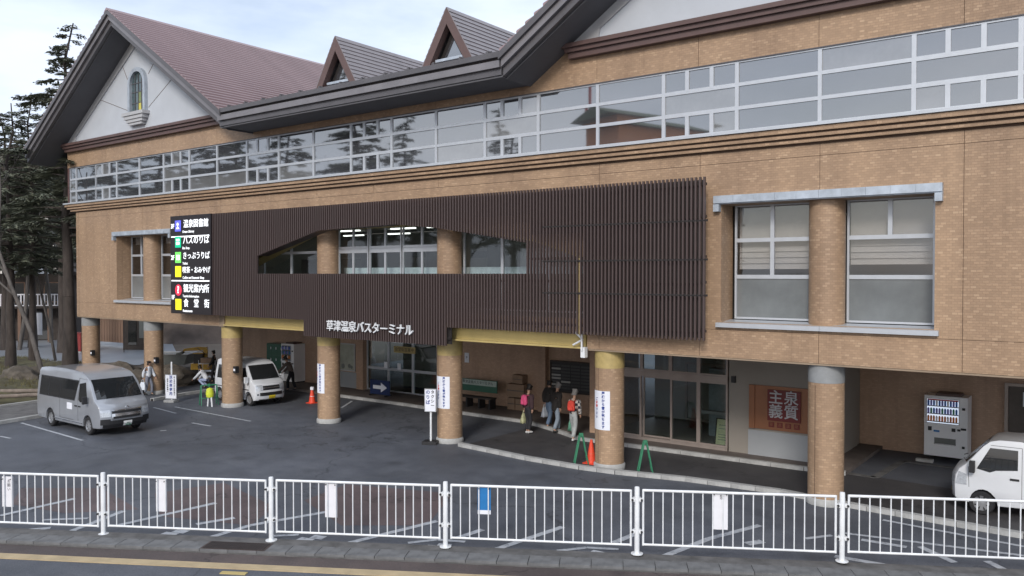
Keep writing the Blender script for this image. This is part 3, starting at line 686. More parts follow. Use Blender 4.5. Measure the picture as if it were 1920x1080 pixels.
# ------------------------------------------------------------------ louvre screen
rails = MB()
SY0, SY1 = 19.55, 19.66
for z in (7.85, 7.02, 6.0, 5.35, 4.1): 
    if 5.6 < z < 7.3: rails.box(-30,-27.3,SY1+.002,SY1+.06,z,z+.07).box(-14.0,-8.58,SY1+.002,SY1+.06,z,z+.07)
    else: rails.box(-30,-8.58,SY1+.002,SY1+.06,z,z+.07)
rails.box(-24.2,-17.2,SY1+.002,SY1+.06,3.5,3.56)
for x in (-29,-26,-23,-20,-17.2,-14.0,-11.4,-9.0):
    rails.box(x,x+.07,SY1+.062,20.11,7.86,7.92).box(x,x+.07,SY1+.062,20.11,4.0,4.06)
scr = part('louvre_screen', rails, LOUVD, B)
part('shade_backing', MB().box(-12.2,-8.7,19.74,19.78,3.95,8.0).box(-14.1,-12.2,19.74,19.78,6.75,8.0).box(-29.98,-27.2,19.74,19.78,3.95,8.0).box(-27.2,-14.1,19.74,19.78,7.35,8.0).box(-27.2,-17.2,19.74,19.78,3.95,5.55).box(-24.2,-17.2,19.74,19.78,3.35,3.94), LOUVD, scr)  # black sheets added so the gaps between slats read as dark shade
tops = [(-27.06,6.28),(-23.44,7.16),(-19.53,7.24),(-17.62,7.05),(-15.05,6.66),(-14.16,6.51)]
def topz(x):
    for (a, za), (b, zb) in zip(tops, tops[1:]):
        if a <= x <= b: return za+(zb-za)*(x-a)/(b-a)
part('opening_soffit', (lambda m: [m.prism([(a,za+.01),(b,zb+.01),(b,zb+.04),(a,za+.04)], SY1+.002, 20.11) for (a,za),(b,zb) in zip(tops, tops[1:])] and m)(MB()), LOUV, scr)
slm = mesh('slat', MB().box(-.5,.5,0,1,0,1), LOUV)
def slat(x, z0, z1):
    o = link('slat', slm, scr, (x, SY0, z0)); o.scale = (.046, .08, z1-z0)
PIT = (29.94-8.59)/186
for i in range(187):
    x = -29.94+i*PIT
    lo = 3.31 if -24.29 < x < -17.3 else 3.90
    hi = 8.05+.0*i
    t = topz(x)
    if t: slat(x, lo, 5.60); slat(x, t, hi)
    else: slat(x, lo, hi)

cl = MB()
for z in (6.92, 5.93, 5.02):
    for i in range(187):
        x = -29.94+i*PIT
        if x > -13.6: cl.box(x+.024, x+PIT-.024, SY0+.012, SY0+.05, z, z+.055).box(x-.026, x+.026, SY0-.006, SY0-.001, z+.01, z+.045)
c_ = part('slat_clip', cl, LOUVD, scr); c_['kind'] = 'stuff'
gx = -29.94+PIT*(round((-12.33+29.94)/PIT)+.5)
part('jamb_line', MB().tube((gx,SY0+.055,3.9),(gx,SY0+.055,6.05),.02), YELT, scr)  # thin tube added to draw the pale jamb glimpsed between slats
# name lettering on the screen
nm = thing('terminal_name_sign', 'white raised lettering naming the bus terminal low on the dark slatted screen', 'sign', (-20.9, 19.5, 3.55), world=True)
x0_, x1_ = fx(612, 19.5), fx(775, 19.5)
s_ = '草津温泉バスターミナル'; pt = (x1_-x0_)/len(s_)
for i, ch in enumerate(s_): text('letter', ch, pt*1.04, WHITEP, nm, (x0_+pt*(i+.5), 19.50, 3.725), depth=.03, bold=.006, sx=.96)

# guide sign at the left end of the screen
sg_ = thing('floor_guide_sign', 'tall black backlit guide sign with coloured icons at the slatted screen left end', 'sign', (-31.47, 19.55, 3.9), world=True)
part('sign_box', MB().box(-32.98,-29.99,19.50,20.08,3.9,8.06), SIGNBK, sg_)
SFY = 19.49
def srow(zc, s, en, icon, im, fl=None, size=.44):
    text('lettering', s, size*.97, LIT, sg_, (-31.05, SFY, zc+.06), align='CENTER', sx=1.0, bold=.004)
    text('small_lettering', en, .15, LIT, sg_, (-32.05, SFY, zc-.25), align='LEFT')
    if icon == 'disc': part('icon', MB().lathe((-32.38,SFY,zc), [(.0,-.005),(.24,-.005),(.24,.005)], 20, 'y'), im, sg_); text('icon_mark', '?', .42, LIT, sg_, (-32.38, SFY-.012, zc), bold=.03)
    else:
        part('icon', MB().box(-32.60,-32.17,SFY-.005,SFY+.005,zc-.22,zc+.24), im, sg_)
        if icon == 'bus':
            part('icon_mark', MB().box(-32.51,-32.26,SFY-.015,SFY-.006,zc-.10,zc+.02).box(-32.51,-32.40,SFY-.015,SFY-.006,zc+.06,zc+.15).box(-32.37,-32.26,SFY-.015,SFY-.006,zc+.06,zc+.15), LIT, sg_)
        if icon == 'ticket':
            part('icon_mark', MB().box(-32.50,-32.42,SFY-.015,SFY-.006,zc-.10,zc+.12).box(-32.38,-32.26,SFY-.015,SFY-.006,zc-.10,zc+.12), LIT, sg_)
        if icon == 'book':
            part('icon_mark', MB().prism([(-32.52,zc-.12),(-32.26,zc-.12),(-32.39,zc+.0)], SFY-.015, SFY-.006).lathe((-32.39,SFY-.01,zc+.08), [(0,-.004),(.07,-.004),(.07,.004)], 12, 'y'), LIT, sg_)
    if fl: text('floor_number', fl[0], .27, LIT, sg_, (-32.80, SFY, zc+fl[1]), bold=.02)
srow(7.62, '温泉図書館', 'Onsen Library', 'book', LITB, ('3F', 0), .38)
srow(6.93, 'バスのりば', 'Bus Stop', 'bus', LITG, None, .40)
srow(6.28, 'きっぷうりば', 'Ticket', 'ticket', LITL, ('2F', 0), .34)
srow(5.68, '喫茶・おみやげ', 'Coffee and Souvenir Shop', 'y', LITY, None, .30)
srow(4.90, '観光案内所', 'Tourist Information', 'disc', LITR, None, .39)
srow(4.28, '食　堂　街', 'Restaurants', 'y', LITY, ('1F', .30), .39)
for z in (7.17, 5.30): part('divider', MB().box(-32.9,-30.1,SFY-.004,SFY+.005,z-.025,z+.025), LIT, sg_)

# ------------------------------------------------------------------ ground floor walls
YB = 27.0
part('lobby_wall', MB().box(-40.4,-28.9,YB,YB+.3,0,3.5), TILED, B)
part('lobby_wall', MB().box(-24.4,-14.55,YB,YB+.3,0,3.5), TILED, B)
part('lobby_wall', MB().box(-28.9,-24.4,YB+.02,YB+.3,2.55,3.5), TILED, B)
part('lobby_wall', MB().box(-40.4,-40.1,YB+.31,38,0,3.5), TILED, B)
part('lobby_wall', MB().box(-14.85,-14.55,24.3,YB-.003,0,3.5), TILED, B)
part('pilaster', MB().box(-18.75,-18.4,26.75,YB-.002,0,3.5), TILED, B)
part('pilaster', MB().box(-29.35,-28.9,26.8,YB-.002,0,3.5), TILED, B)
part('base_band', MB().box(-30.7,-29.4,26.94,26.998,.1,.85), GREYL, B)
# glazed doors of the left entrance
door = frame_rects([(0,1.45,0,1.05),(0,1.45,1.05,2.38),(1.45,3.0,0,1.05),(1.45,3.0,1.05,2.38),(3.0,4.5,0,1.05),(3.0,4.5,1.05,2.38)], 0, .08, .06)
d = part('entrance_door', door, SASH, B, loc=(-28.9+22, 27.05-24, .12))
for a in (0,1.45,3.0):
    for z0, z1 in ((0,1.05),(1.05,2.38)): part('pane', MB().box(a+.06,a+1.39+(.05 if a else 0),.035,.042,z0+.06,z1-.06), DOORGL, d, loc=(0,0,0))
part('vestibule', MB().box(-28.9,-24.4,29.5,29.6,0,3), INTW, B)
def sheet(name, x, z, w, h, y, m_, label, cat, s=None, ink=INK, size=None, vertical=False, par=None):
    o = thing(name, label, cat, (x, y, z), world=True)
    part('sheet', MB().box(x-w/2,x+w/2,y-.006,y+.006,z-h/2,z+h/2), m_, o)
    if s: text('lettering', s, size or h*.5, ink, o, (x, y-.009, z), depth=.001, vertical=vertical)
    return o
sheet('yellow_notice', fx(758,27), 2.12, 1.35, .30, 27.0, YEL, 'yellow banner notice above the left glass entrance doors', 'notice', '食堂街営業中', INK, .2)
sheet('door_notice', fx(723,27), 1.35, .22, .3, 27.0, PAPER, 'small white sheet on the leftmost pane of the left entrance', 'notice')
sheet('door_notice', fx(748,27), 1.33, .2, .3, 27.0, PAPER, 'small white sheet on the middle pane of the left entrance', 'notice')
sheet('wall_paper', fx(876,27), 2.0, .24, .42, 26.97, PAPER, 'small white sheet on the brown wall right of the third pillar from the left entrance', 'notice', 'Ｐ', INK, .15)
# poster frame
o = thing('poster_panel', 'large pale poster in a frame on the brown wall left of the entrance doors', 'poster', (-30.2, 26.95, .9), world=True)
part('poster_sheet', MB().box(-30.75,-29.66,26.955,26.97,.95,2.18), M('faded_poster', (.33,.34,.28), .5, 0, .2, 2), o)
part('poster_frame', frame_rects([(-30.8,-29.6,.9,2.23)], 26.93, 26.99, .05), WHITET, o)
for i,(xx,zz) in enumerate(((-30.45,1.12),(-30.0,1.15),(-29.85,1.1))): part('poster_mark', MB().lathe((xx,26.952,zz), [(0,-.002),(.12-.02*i,-.002),(.12-.02*i,.002)], 12, 'y'), INTD, o)
# white pole by poster
tag(part('white_pole', MB().tube((-30.95,26.4,.1),(-30.95,26.4,1.9),.03), WHITEP), 'thin white pole standing in front of the pale poster panel', 'pole')
# dark notice board
o = thing('departure_board', 'dark notice board with rows of pale plates on the brown wall behind the walkers', 'notice board', (-17.3, 26.9, 1.0), world=True)
part('board', MB().box(-18.2,-16.3,26.9,26.99,1.0,2.12), BLACKP, o)
part('board_frame', frame_rects([(-18.26,-16.24,.94,2.18)], 26.87, 26.995, .06), WOODD, o)
pl = mesh('plate', MB().box(-.21,.21,-.008,.008,-.035,.035), M('pale_plate', (.33,.33,.31), .5)); pl2 = mesh('plate', MB().box(-.21,.21,-.008,.008,-.035,.035), M('dark_plate', (.05,.05,.05), .5))
for r in range(8):
    for c in range(4): link('plate', pl if c == 0 and r in (1,3,4,6) or (c == 1 and r == 2) else pl2, o, (-.66+c*.45-.0, -.03, .12+r*.125))

# right entrance, grey wall, recess
XE = (-14.55, -9.82)
G = DOORGL
ent = [(-13.6,-12.85),(-12.85,-11.80),(-11.80,-10.83),(-10.83,-9.86)]
ew = part('entrance_screen', frame_rects([(-14.5,-13.6,.2,2.22)]+[(a,b,.2,2.22) for a,b in ent if a != -12.85]+[(-14.5,-13.6,2.40,3.02)]+[(a,b,2.40,3.02) for a,b in ent], 24.28, 24.38, .06).box(-14.5,-9.86,24.26,24.4,2.223,2.397).box(-14.5,-9.86,24.27,24.4,3.022,3.5), SASHD, B)
for a, b in [(-14.5,-13.6)]+ent:
    part('pane', MB().box(a+.06,b-.06,24.32,24.328,2.46,2.96), G, ew)
    if a != -12.85: part('pane', MB().box(a+.06,b-.06,24.32,24.328,.26,2.16), G, ew)
part('threshold', MB().box(-14.5,-9.86,24.25,24.42,.10,.198), SASHD, B)
sl_ = part('sliding_door', frame_rects([(-12.84,-11.81,.21,2.21)], 24.405, 24.46, .05), SASHD, B)
part('pane', MB().box(-12.79,-11.86,24.42,24.428,.26,2.16), G, sl_)
part('inner_room_wall', MB().box(-14.5,-9.0,28.5,28.6,0,3.4), INTW, B); part('inner_room_side', MB().box(-9.85,-9.8,24.45,28.5,0,3.4), INTW, B)
part('inner_floor', MB().box(-14.5,-9.8,24.45,28.5,0,.12), M('inner_floor_tile', (.22,.19,.16), .35), B)
part('inner_door', frame_rects([(-13.2,-12.1,.13,2.3),(-12.1,-11.0,.13,2.3)], 28.40, 28.48, .08), SASHD, B)
part('inner_booth', MB().box(-11.3,-10.2,26.2,26.6,.12,2.4), M('pale_booth', (.30,.34,.38), .5), B)
part('inner_sill', MB().box(-11.6,-10.0,25.9,26.1,.9,1.0), WHITET, B)
part('grey_wall', MB().box(-9.82,-6.9,24.3,24.5,0,3.5), GREYW, B)
part('grey_panel', MB().box(-9.2,-7.0,24.27,24.298,.1,.86), GREYL, B); part('grey_panel', MB().box(-6.898,-6.87,24.3,27.6,.1,3.4), GREYW, B)
part('recess_side_wall', MB().box(-7.2,-6.9,24.503,28.2,0,3.5), GREYW, B)
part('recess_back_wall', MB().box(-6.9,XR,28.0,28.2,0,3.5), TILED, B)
part('speaker_box', MB().box(-9.72,-9.60,24.2,24.298,2.25,2.45), BLACKP, B)
dd = part('service_door', MB().box(-2.75,-1.6,27.93,27.998,.05,2.3), M('grey_brown_door', (.085,.07,.06), .5), B)
part('door_frame', frame_rects([(-2.85,-1.5,.0,2.4)], 27.9, 27.99, .09), SASHD, dd)
sheet('door_paper', -2.25, 1.95, .28, .42, 27.91, PAPER, 'small white sheet on the dark service door above the white truck', 'notice')
# copper plaque with motto
o = thing('copper_plaque', 'copper wall panel carrying a maroon square with large white characters, between grey wall and pillar', 'sign', (-8.2, 24.28, 1.0), world=True)
part('copper_backing', MB().box(-9.15,-7.0,24.24,24.297,.93,2.24), COPPER, o)
part('copper_edge', MB().box(-9.15,-8.98,24.20,24.239,.93,2.24), COPPER, o)
part('sign_face', MB().box(-8.58,-7.60,24.19,24.239,1.22,2.14), MAROON, o)
for i, ch in enumerate('主泉義質'):
    text('character', ch, .44, WHITET, o, (-8.33+.46*(i % 2), 24.185, 1.90-.42*(i//2)), bold=.010, depth=.006)
for i, ch in enumerate('草津温泉'):
    part('small_tile', MB().box(-8.55+.25*i-.0,-8.55+.25*i+.16,24.215,24.239,1.02,1.17), MAROON, o)
    text('small_character', ch, .12, COPPER, o, (-8.47+.25*i, 24.21, 1.095), depth=.002)
back_o = part('wall_core', back, JOINT, B)

# ================================================================== FENCE, along the kerb
PST = [-11.2, -7.5, -3.75, -.06, 3.78, 7.66, 11.55]
fang = math.atan2(FD.y, FD.x)
FNN = -.26
fpost = mesh('post', MB().lathe((0,0,0), [(.05,0),(.05,1.30),(.045,1.325),(0,1.335)], 14).lathe((0,0,0), [(.12,0),(.12,.015),(.05,.02)], 14), WHITEP, 40)
fclamp = mesh('clamp', MB().box(-.12,.12,-.03,.03,-.025,.025).box(-.07,-.05,-.045,.045,-.04,.04).box(.05,.07,-.045,.045,-.04,.04), WHITEP)
fbolt = mesh('bolt', MB().lathe((0,0,0), [(0,-.08),(.022,-.08),(.022,-.05)], 8, 'y'), BLACKP)
fbar = mesh('bar', MB().lathe((0,0,0), [(.0125,0),(.0125,1.04)], 8), WHITEP, 40)
names = ['leftmost fence section, running out of the frame','second white fence section from the left, carrying one blank placard','third white fence section from the left, in front of the left lot','fourth white fence section, the one with the blue placard','fifth white fence section from the left, in front of the bare pillar','rightmost white fence section, in front of the small white truck']
for i in range(len(PST)-1):
    a, b = PST[i], PST[i+1]
    p = fp(a, FNN, .012+.017*i)
    R_ = thing('fence_section', 'white tubular '+names[i].replace('white ',''), 'fence', p, fang, group='white railing sections along the kerb')
    post = link('post', fpost, R_, (0,0,0))
    for z in (.45, 1.08):
        c_ = link('clamp', fclamp, R_, (0,0,z)); link('bolt', fbolt, c_, (-.09,0,0)); link('bolt', fbolt, c_, (.09,0,0))
    Ls = b-a-.24
    z0, z1 = .19, 1.26
    for nm_, zz, r in (('top_rail', z1, .027), ('bottom_rail', z0, .023)):
        part(nm_, MB().tube((.12,0,zz),(b-a-.12,0,zz), r, n=10), WHITEP, R_, 40, loc=(0,0,0))
    for xx in (.12, b-a-.12): part('end_upright', MB().tube((xx,0,z0-.02),(xx,0,z1+.02), .022, n=10), WHITEP, R_, 40, loc=(0,0,0))
    n = 19
    for k in range(1, n): link('bar', fbar, R_, (.12+Ls*k/n+random.gauss(0,.001), 0, z0+.015))
def placard(u, v0, v1, wpx, m_, label, s=None):
    # lies just behind the bars
    D_ = gp(u, 1030); 
    # intersection of the pixel column with the fence line
    r = _ray(u, 950); o2 = FO+FN*(FNN-.035)
    t = (o2.x*FD.y-o2.y*FD.x)/(r[0]*FD.y-r[1]*FD.x); X, Y = r[0]*t, r[1]*t
    zt = CAMH+_ray(u, v0)[2]*t; zb = CAMH+_ray(u, v1)[2]*t; w = wpx*t/FPX*1.02
    o = thing('placard', label, 'placard', (X, Y, zb), fang, group='placards tied to the railing' )
    h = zt-zb
    part('board', MB().box(-w/2,w/2,-.006,.006,0,h), m_, o, loc=(0,0,0))
    for xx in (-w/2+.03, w/2-.03): part('cable_tie', MB().box(xx-.008,xx+.008,-.07,.012,h-.06,h-.045), BLACKP, o, loc=(0,0,0))
    if m_ is BLUE: part('white_edge', MB().box(-w/2,w/2,-.009,-.006,0,h*.14), PAPER, o, loc=(0,0,0))
    if s:
        for i, ch in enumerate(s): text('lettering', ch, w*.32, INK, o, (w*.12, -.0075, h*(.84-.13*i)), depth=.001)
placard(15, 893, 950, 22, PLAC, 'white placard with three small dark characters, at the far left end of the railing', 'お願い')
placard(303, 897, 959, 21, PLAC, 'blank white placard on the second railing section from the left')
placard(621, 903, 970, 23, PLAC, 'blank pale placard on the third railing section from the left, above the drain grate side')
placard(908, 910, 964, 24, BLUE, 'blue placard with a white lower edge on the fourth railing section')
placard(1350, 921, 993, 28, PLAC, 'white placard with a tiny dark mark, left of the bare pillar foot', '禁')

# ================================================================== VEHICLES
def vehicle(name, label, cat, loc, rz, sp, paint):
    """sp: L W H sil(list x,z from front bottom over the roof to rear bottom) wheels belt tum ws ..."""
    R_ = thing(name, label, cat, loc, rz)
    W2 = sp['W']/2; zt = sp['H']; belt = sp['belt']; tum = sp['tum']; xf0 = sp['xf']
    wr = sp['wr']; wz = wr
    def df(p):
        x, y, z = p
        t = min(1, max(0, (z-belt)/(zt-belt))); y2 = y*(1-tum*t**1.2)
        if z < .45: y2 *= 1-.03*(.45-z)/.2
        k = min(1, max(0, (x-(xf0-.9))/.9)); q = abs(y)/W2
        x2 = x-sp.get('bulge', .16)*k*q**3
        y2 *= 1-.05*k*k
        k2 = min(1, max(0, ((-sp['L']/2+.5)-x)/.5)); x2 += .06*k2*q**3
        return (x2, y2, z)
    # silhouette with arches along the bottom, rear to front
    sil = list(sp['sil']); zb = sp['zb']
    bot = []
    for wx in sorted(sp['wheels']):
        ra = wr+.055
        a0 = math.asin(max(-1, min(1, (zb-wz)/ra)))
        for i in range(11):
            t = PI-a0 + (a0-(PI-a0))*i/10
            bot.append((wx+ra*math.cos(t), wz+ra*math.sin(t)))
    poly = sil+bot
    bm = bmesh.new()
    vs = [bm.verts.new((x, -W2, z)) for x, z in poly]
    f = bm.faces.new(vs); bm.normal_update()
    r = bmesh.ops.extrude_face_region(bm, geom=[f])
    for v in r['geom']:
        if isinstance(v, bmesh.types.BMVert): v.co.y = W2
    for co, no in [((0,0,z),(0,0,1)) for z in (zb+.25, .62, belt-.15, belt, belt+(zt-belt)*.33, belt+(zt-belt)*.66, zt-.14)] + [((x,0,0),(1,0,0)) for x in (xf0-.9, xf0-.6, xf0-.3, xf0-.1, 0, -1.0)] + [((0,y,0),(0,1,0)) for y in (-W2*.9,-W2*.7,-W2*.35,0,W2*.35,W2*.7,W2*.9)]:
        bmesh.ops.bisect_plane(bm, geom=bm.verts[:]+bm.edges[:]+bm.faces[:], plane_co=co, plane_no=no)
    bmesh.ops.recalc_face_normals(bm, faces=bm.faces)
    for v in bm.verts: v.co = df(v.co)
    me = bpy.data.meshes.new('body'); bm.to_mesh(me); bm.free(); me.materials.append(paint)
    o = bpy.data.objects.new('tmp', me); COL.objects.link(o)
    bv = o.modifiers.new('b', 'BEVEL'); bv.width = sp.get('bev', .055); bv.segments = 3; bv.limit_method = 'ANGLE'; bv.angle_limit = rad(50)
    dg = bpy.context.evaluated_depsgraph_get(); m2 = bpy.data.meshes.new_from_object(o.evaluated_get(dg)); bpy.data.objects.remove(o)
    m2.polygons.foreach_set('use_smooth', [True]*len(m2.polygons)); m2.set_sharp_from_angle(angle=rad(38)); m2.name = 'body'
    body = link('body', m2, R_, (0,0,0))
    P = lambda n, mb_, mt, par=R_, sm=None: part(n, mb_, mt, par, sm, loc=(0,0,0))
    part('underbody', MB().box(-sp['L']/2+.3, sp['L']/2-.35, -W2+.28, W2-.28, zb-.03, zb+.3), BLACKP, R_, loc=(0,0,0))
    def side_patch(pts, sgn, off=.006, name='side_window', mt=VGLASS, par=R_):
        # polygon filled by a fine grid strip between lower and upper outlines
        xs = [p[0] for p in pts]; zs = [p[1] for p in pts]
        m_ = MB(); nseg = 10
        z0, z1 = min(zs), max(zs)
        def span(z):
            c = []
            n_ = len(pts)
            for i in range(n_):
                (xa_, za_), (xb_, zb_) = pts[i], pts[(i+1) % n_]
                if (za_-z)*(zb_-z) <= 0 and abs(za_-zb_) > 1e-6: c.append(xa_+(xb_-xa_)*(z-za_)/(zb_-za_))
            return min(c), max(c)
        rows = []
        for i in range(nseg+1):
            z = z0+(z1-z0)*(.001+.998*i/nseg); a, b = span(z)
            rows.append([df((a+(b-a)*j/6, sgn*W2, z)) for j in range(7)])
        for i in range(nseg):
            for j in range(6):
                q = [rows[i][j], rows[i][j+1], rows[i+1][j+1], rows[i+1][j]]
                q = [(x, y+sgn*off, z) for x, y, z in q]
                m_.quad(*(q if sgn < 0 else q[::-1]))
        return P(name, m_, mt, par)
    for pts in sp['sidewin']:
        for sgn in (-1, 1): side_patch(pts, sgn)
    for pts in sp.get('seams', []):
        for sgn in (-1, 1):
            m_ = MB(); q = []
            for (a, za), (b, zb_) in zip(pts, pts[1:]):
                for i in range(7):
                    t = i/6; x, y, z = df((a+(b-a)*t, sgn*W2, za+(zb_-za)*t)); q.append((x, y+sgn*.0, z))
            for a, b in zip(q, q[1:]): m_.tube(a, b, .006, n=4)
            P('door_seam', m_, BLACKP)
    def front_patch(z0, z1, y0, y1, name, mt, off=.008, nz=6, ny=10, xs=None, par=R_, end=1, yshrink=0):
        F_ = sp['sil'] if end > 0 else sp['sil'][::-1]
        def xat(z):
            best = None
            for (xa_, za_), (xb_, zb_) in zip(F_, F_[1:]):
                if min(za_, zb_)-1e-6 <= z <= max(za_, zb_)+1e-6 and abs(za_-zb_) > 1e-6:
                    return xa_+(xb_-xa_)*(z-za_)/(zb_-za_)
            return F_[0][0]
        m_ = MB(); g_ = []
        for i in range(nz+1):
            t = i/nz; z = z0+(z1-z0)*t; row = []
            for j in range(ny+1):
                y = y0+(y1-y0)*j/ny; y *= 1-yshrink*t
                X = xat(z)
                x, yy, zz = df((X, y, z)); row.append((x+end*off, yy, zz+off*.6))
            g_.append(row)
        for i in range(nz):
            for j in range(ny):
                q = [g_[i][j], g_[i][j+1], g_[i+1][j+1], g_[i+1][j]]
                m_.quad(*(q if end > 0 else q[::-1]))
        return P(name, m_, mt, par)
    ws = sp['ws']; front_patch(ws[0], ws[1], -W2*.90, W2*.90, 'windshield', VGLASS, nz=10)
    for y in (-.35, .25): P('wiper', MB().tube(*[ (df((ws[2], yy, ws[0]))[0]+.03-.0, yy, ws[0]+.02+dz) for yy, dz in ((y, 0), (y+.5, .06))], .010, n=5), BLACKP)
    for (z0, z1, y0, y1, nm_, mt, off) in sp['front']: front_patch(z0, z1, y0, y1, nm_, mt, off)
    for (z0, z1, y0, y1, nm_, mt, off) in sp.get('rear', []): front_patch(z0, z1, y0, y1, nm_, mt, off, end=-1)
    # wheels
    for wx in sp['wheels']:
        for sgn in (-1, 1):
            wl = link('wheel', mesh('wheel', MB().lathe((0,0,0), [(.08,-.04),(.08,.04)], 10, 'y'), BLACKP), R_, (wx, sgn*(W2-.115), wr), (0,0,0 if sgn < 0 else PI))
            part('tyre', MB().lathe((0,0,0), [(wr*.62,-.085),(wr*.90,-.09),(wr*.98,-.065),(wr,-.04),(wr,.04),(wr*.98,.065),(wr*.9,.09),(wr*.62,.085)], 28, 'y'), BLACKR, wl, 40, loc=(0,0,0))
            rm = MB().lathe((0,0,0), [(wr*.64,-.08),(wr*.60,-.05),(wr*.58,.05)], 24, 'y').lathe((0,0,0), [(0,-.07),(.07,-.065),(.075,-.03)], 12, 'y')
            for k in range(8):
                t = 2*PI*k/8; c, s = math.cos(t), math.sin(t); q = []
                for (rr, ww) in ((.06,.028),(wr*.60,.040)):
                    q += [(c*rr-s*ww, s*rr+c*ww), (c*rr+s*ww, s*rr-c*ww)]
                rm.prism([q[0], q[1], q[3], q[2]], -.066, -.04, 'y')
            part('rim', rm, sp.get('rim', ALLOY), wl, 40, loc=(0,0,0))
            part('brake_disc', MB().lathe((0,0,0), [(0,-.02),(wr*.57,-.02)], 20, 'y'), BLACKP, wl, loc=(0,0,0))
    # mirrors, handles
    mxp = sp['mirror']
    for sgn in (-1, 1):
        mr = P('mirror', MB().box(mxp[0]-.04, mxp[0]+.07, sgn*(W2+.05), sgn*(W2+.20), mxp[1]-.02, mxp[1]+.24), sp.get('mirm', paint))
        P('mirror_arm', MB().tube((mxp[0]+.02, sgn*(W2-.06), mxp[1]-.0), (mxp[0]+.02, sgn*(W2+.1), mxp[1]+.03), .018, n=6), BLACKP, mr)
        for hx, hz in sp['handles']: P('door_handle', MB().box(hx-.09, hx+.09, sgn*(W2-.01), sgn*(W2+.022), hz-.022, hz+.022), sp.get('hm', BLACKP))
    return R_, df, side_patch, front_patch, P

# silver high-roof van
SIL1 = [(2.60,.30),(2.68,.42),(2.69,.66),(2.66,.86),(2.60,1.02),(2.50,1.12),(2.20,1.28),(1.72,1.82),(1.48,2.02),(1.20,2.15),(.6,2.24),(-.6,2.28),(-1.8,2.26),(-2.45,2.20),(-2.60,2.10),(-2.66,1.6),(-2.69,1.1),(-2.69,.5),(-2.64,.30)]
van1 = dict(L=5.38, W=1.88, H=2.28, belt=1.15, tum=.12, xf=2.69, wr=.335, wheels=[1.62,-1.49], zb=.28, sil=SIL1, bulge=.20, ws=(1.31,1.97,2.2), bev=.05,
  sidewin=[[(1.62,1.18),(1.05,1.14),(.92,1.20),(.92,1.86),(1.40,1.88)], [(.55,1.20),(-.62,1.20),(-.62,1.88),(.82,1.88)], [(-.68,1.20),(-1.60,1.20),(-1.60,1.88),(-.68,1.88)], [(-1.66,1.20),(-2.42,1.20),(-2.36,1.88),(-1.66,1.88)]],
  seams=[[(.86,.45),(.86,2.0)],[(-.64,.45),(-.64,1.18)],[(.86,2.0),(1.45,1.98)],[(-.64,.45),(.5,.45)]],
  front=[(.30,.56,-.86,.86,'bumper',BLACKP,.012),(.57,.80,-.56,.56,'chrome_bar',CHROME,.006),(.62,.70,-.52,.52,'lower_grille',BLACKP,.016),(.81,.90,-.56,.56,'grille',BLACKP,.012),(.895,.935,-.58,.58,'grille_trim',CHROME,.016),
         (.70,.94,-.93,-.60,'headlight',LENS,.014),(.70,.94,.60,.93,'headlight',LENS,.014),(.33,.50,-.16,.17,'number_plate',PLATEW,.03),(.42,.62,-.94,-.62,'bumper_corner',BLACKP,.014),(.42,.62,.62,.94,'bumper_corner',BLACKP,.014)],
  rear=[(1.3,2.0,-.75,.75,'rear_window',VGLASS,.008),(.7,1.2,-.92,-.80,'tail_light',REDL,.01),(.7,1.2,.80,.92,'tail_light',REDL,.01)],
  mirror=(1.66,1.16), handles=[(.98,.98),(.70,.98)], hm=BLACKP, mirm=BLACKP)
V, df, sp_, fr_, P = vehicle('parked_van', 'silver blue high-roof van parked in the left of the lot, facing right', 'van', (-30.25, 14.80, 0), rad(0), van1, VSILV); V.scale = (.90,.97,.96)
for sgn in (-1,1): sp_([(.60,1.16),(-2.46,1.16),(-2.40,1.92),(.86,1.92)], sgn, .002, 'window_band', BLACKP)
P('emblem', MB().lathe((2.655,0,.985), [(.05,-.01),(.072,0),(.05,.01)], 16, 'x'), CHROME)
for yy in (-1,): P('door_sticker', MB().box(-.02,.40,-.952,-.944,.82,1.06), PAPER)
P('sill_strip', MB().box(-1.1,1.2,-.95,-.93,.36,.40), CHROME)
P('plate_characters', MB().box(2.745,2.748,-.10,-.02,.37,.40).box(2.745,2.748,.01,.10,.37,.40).box(2.745,2.748,-.05,.05,.44,.455), GREENP)['kind'] = 'stuff'
for yy in (-.5, .5): P('roof_gutter', MB().box(-2.3,.9,yy*1.5-.01,yy*1.5+.01,2.18,2.22), VSILV)

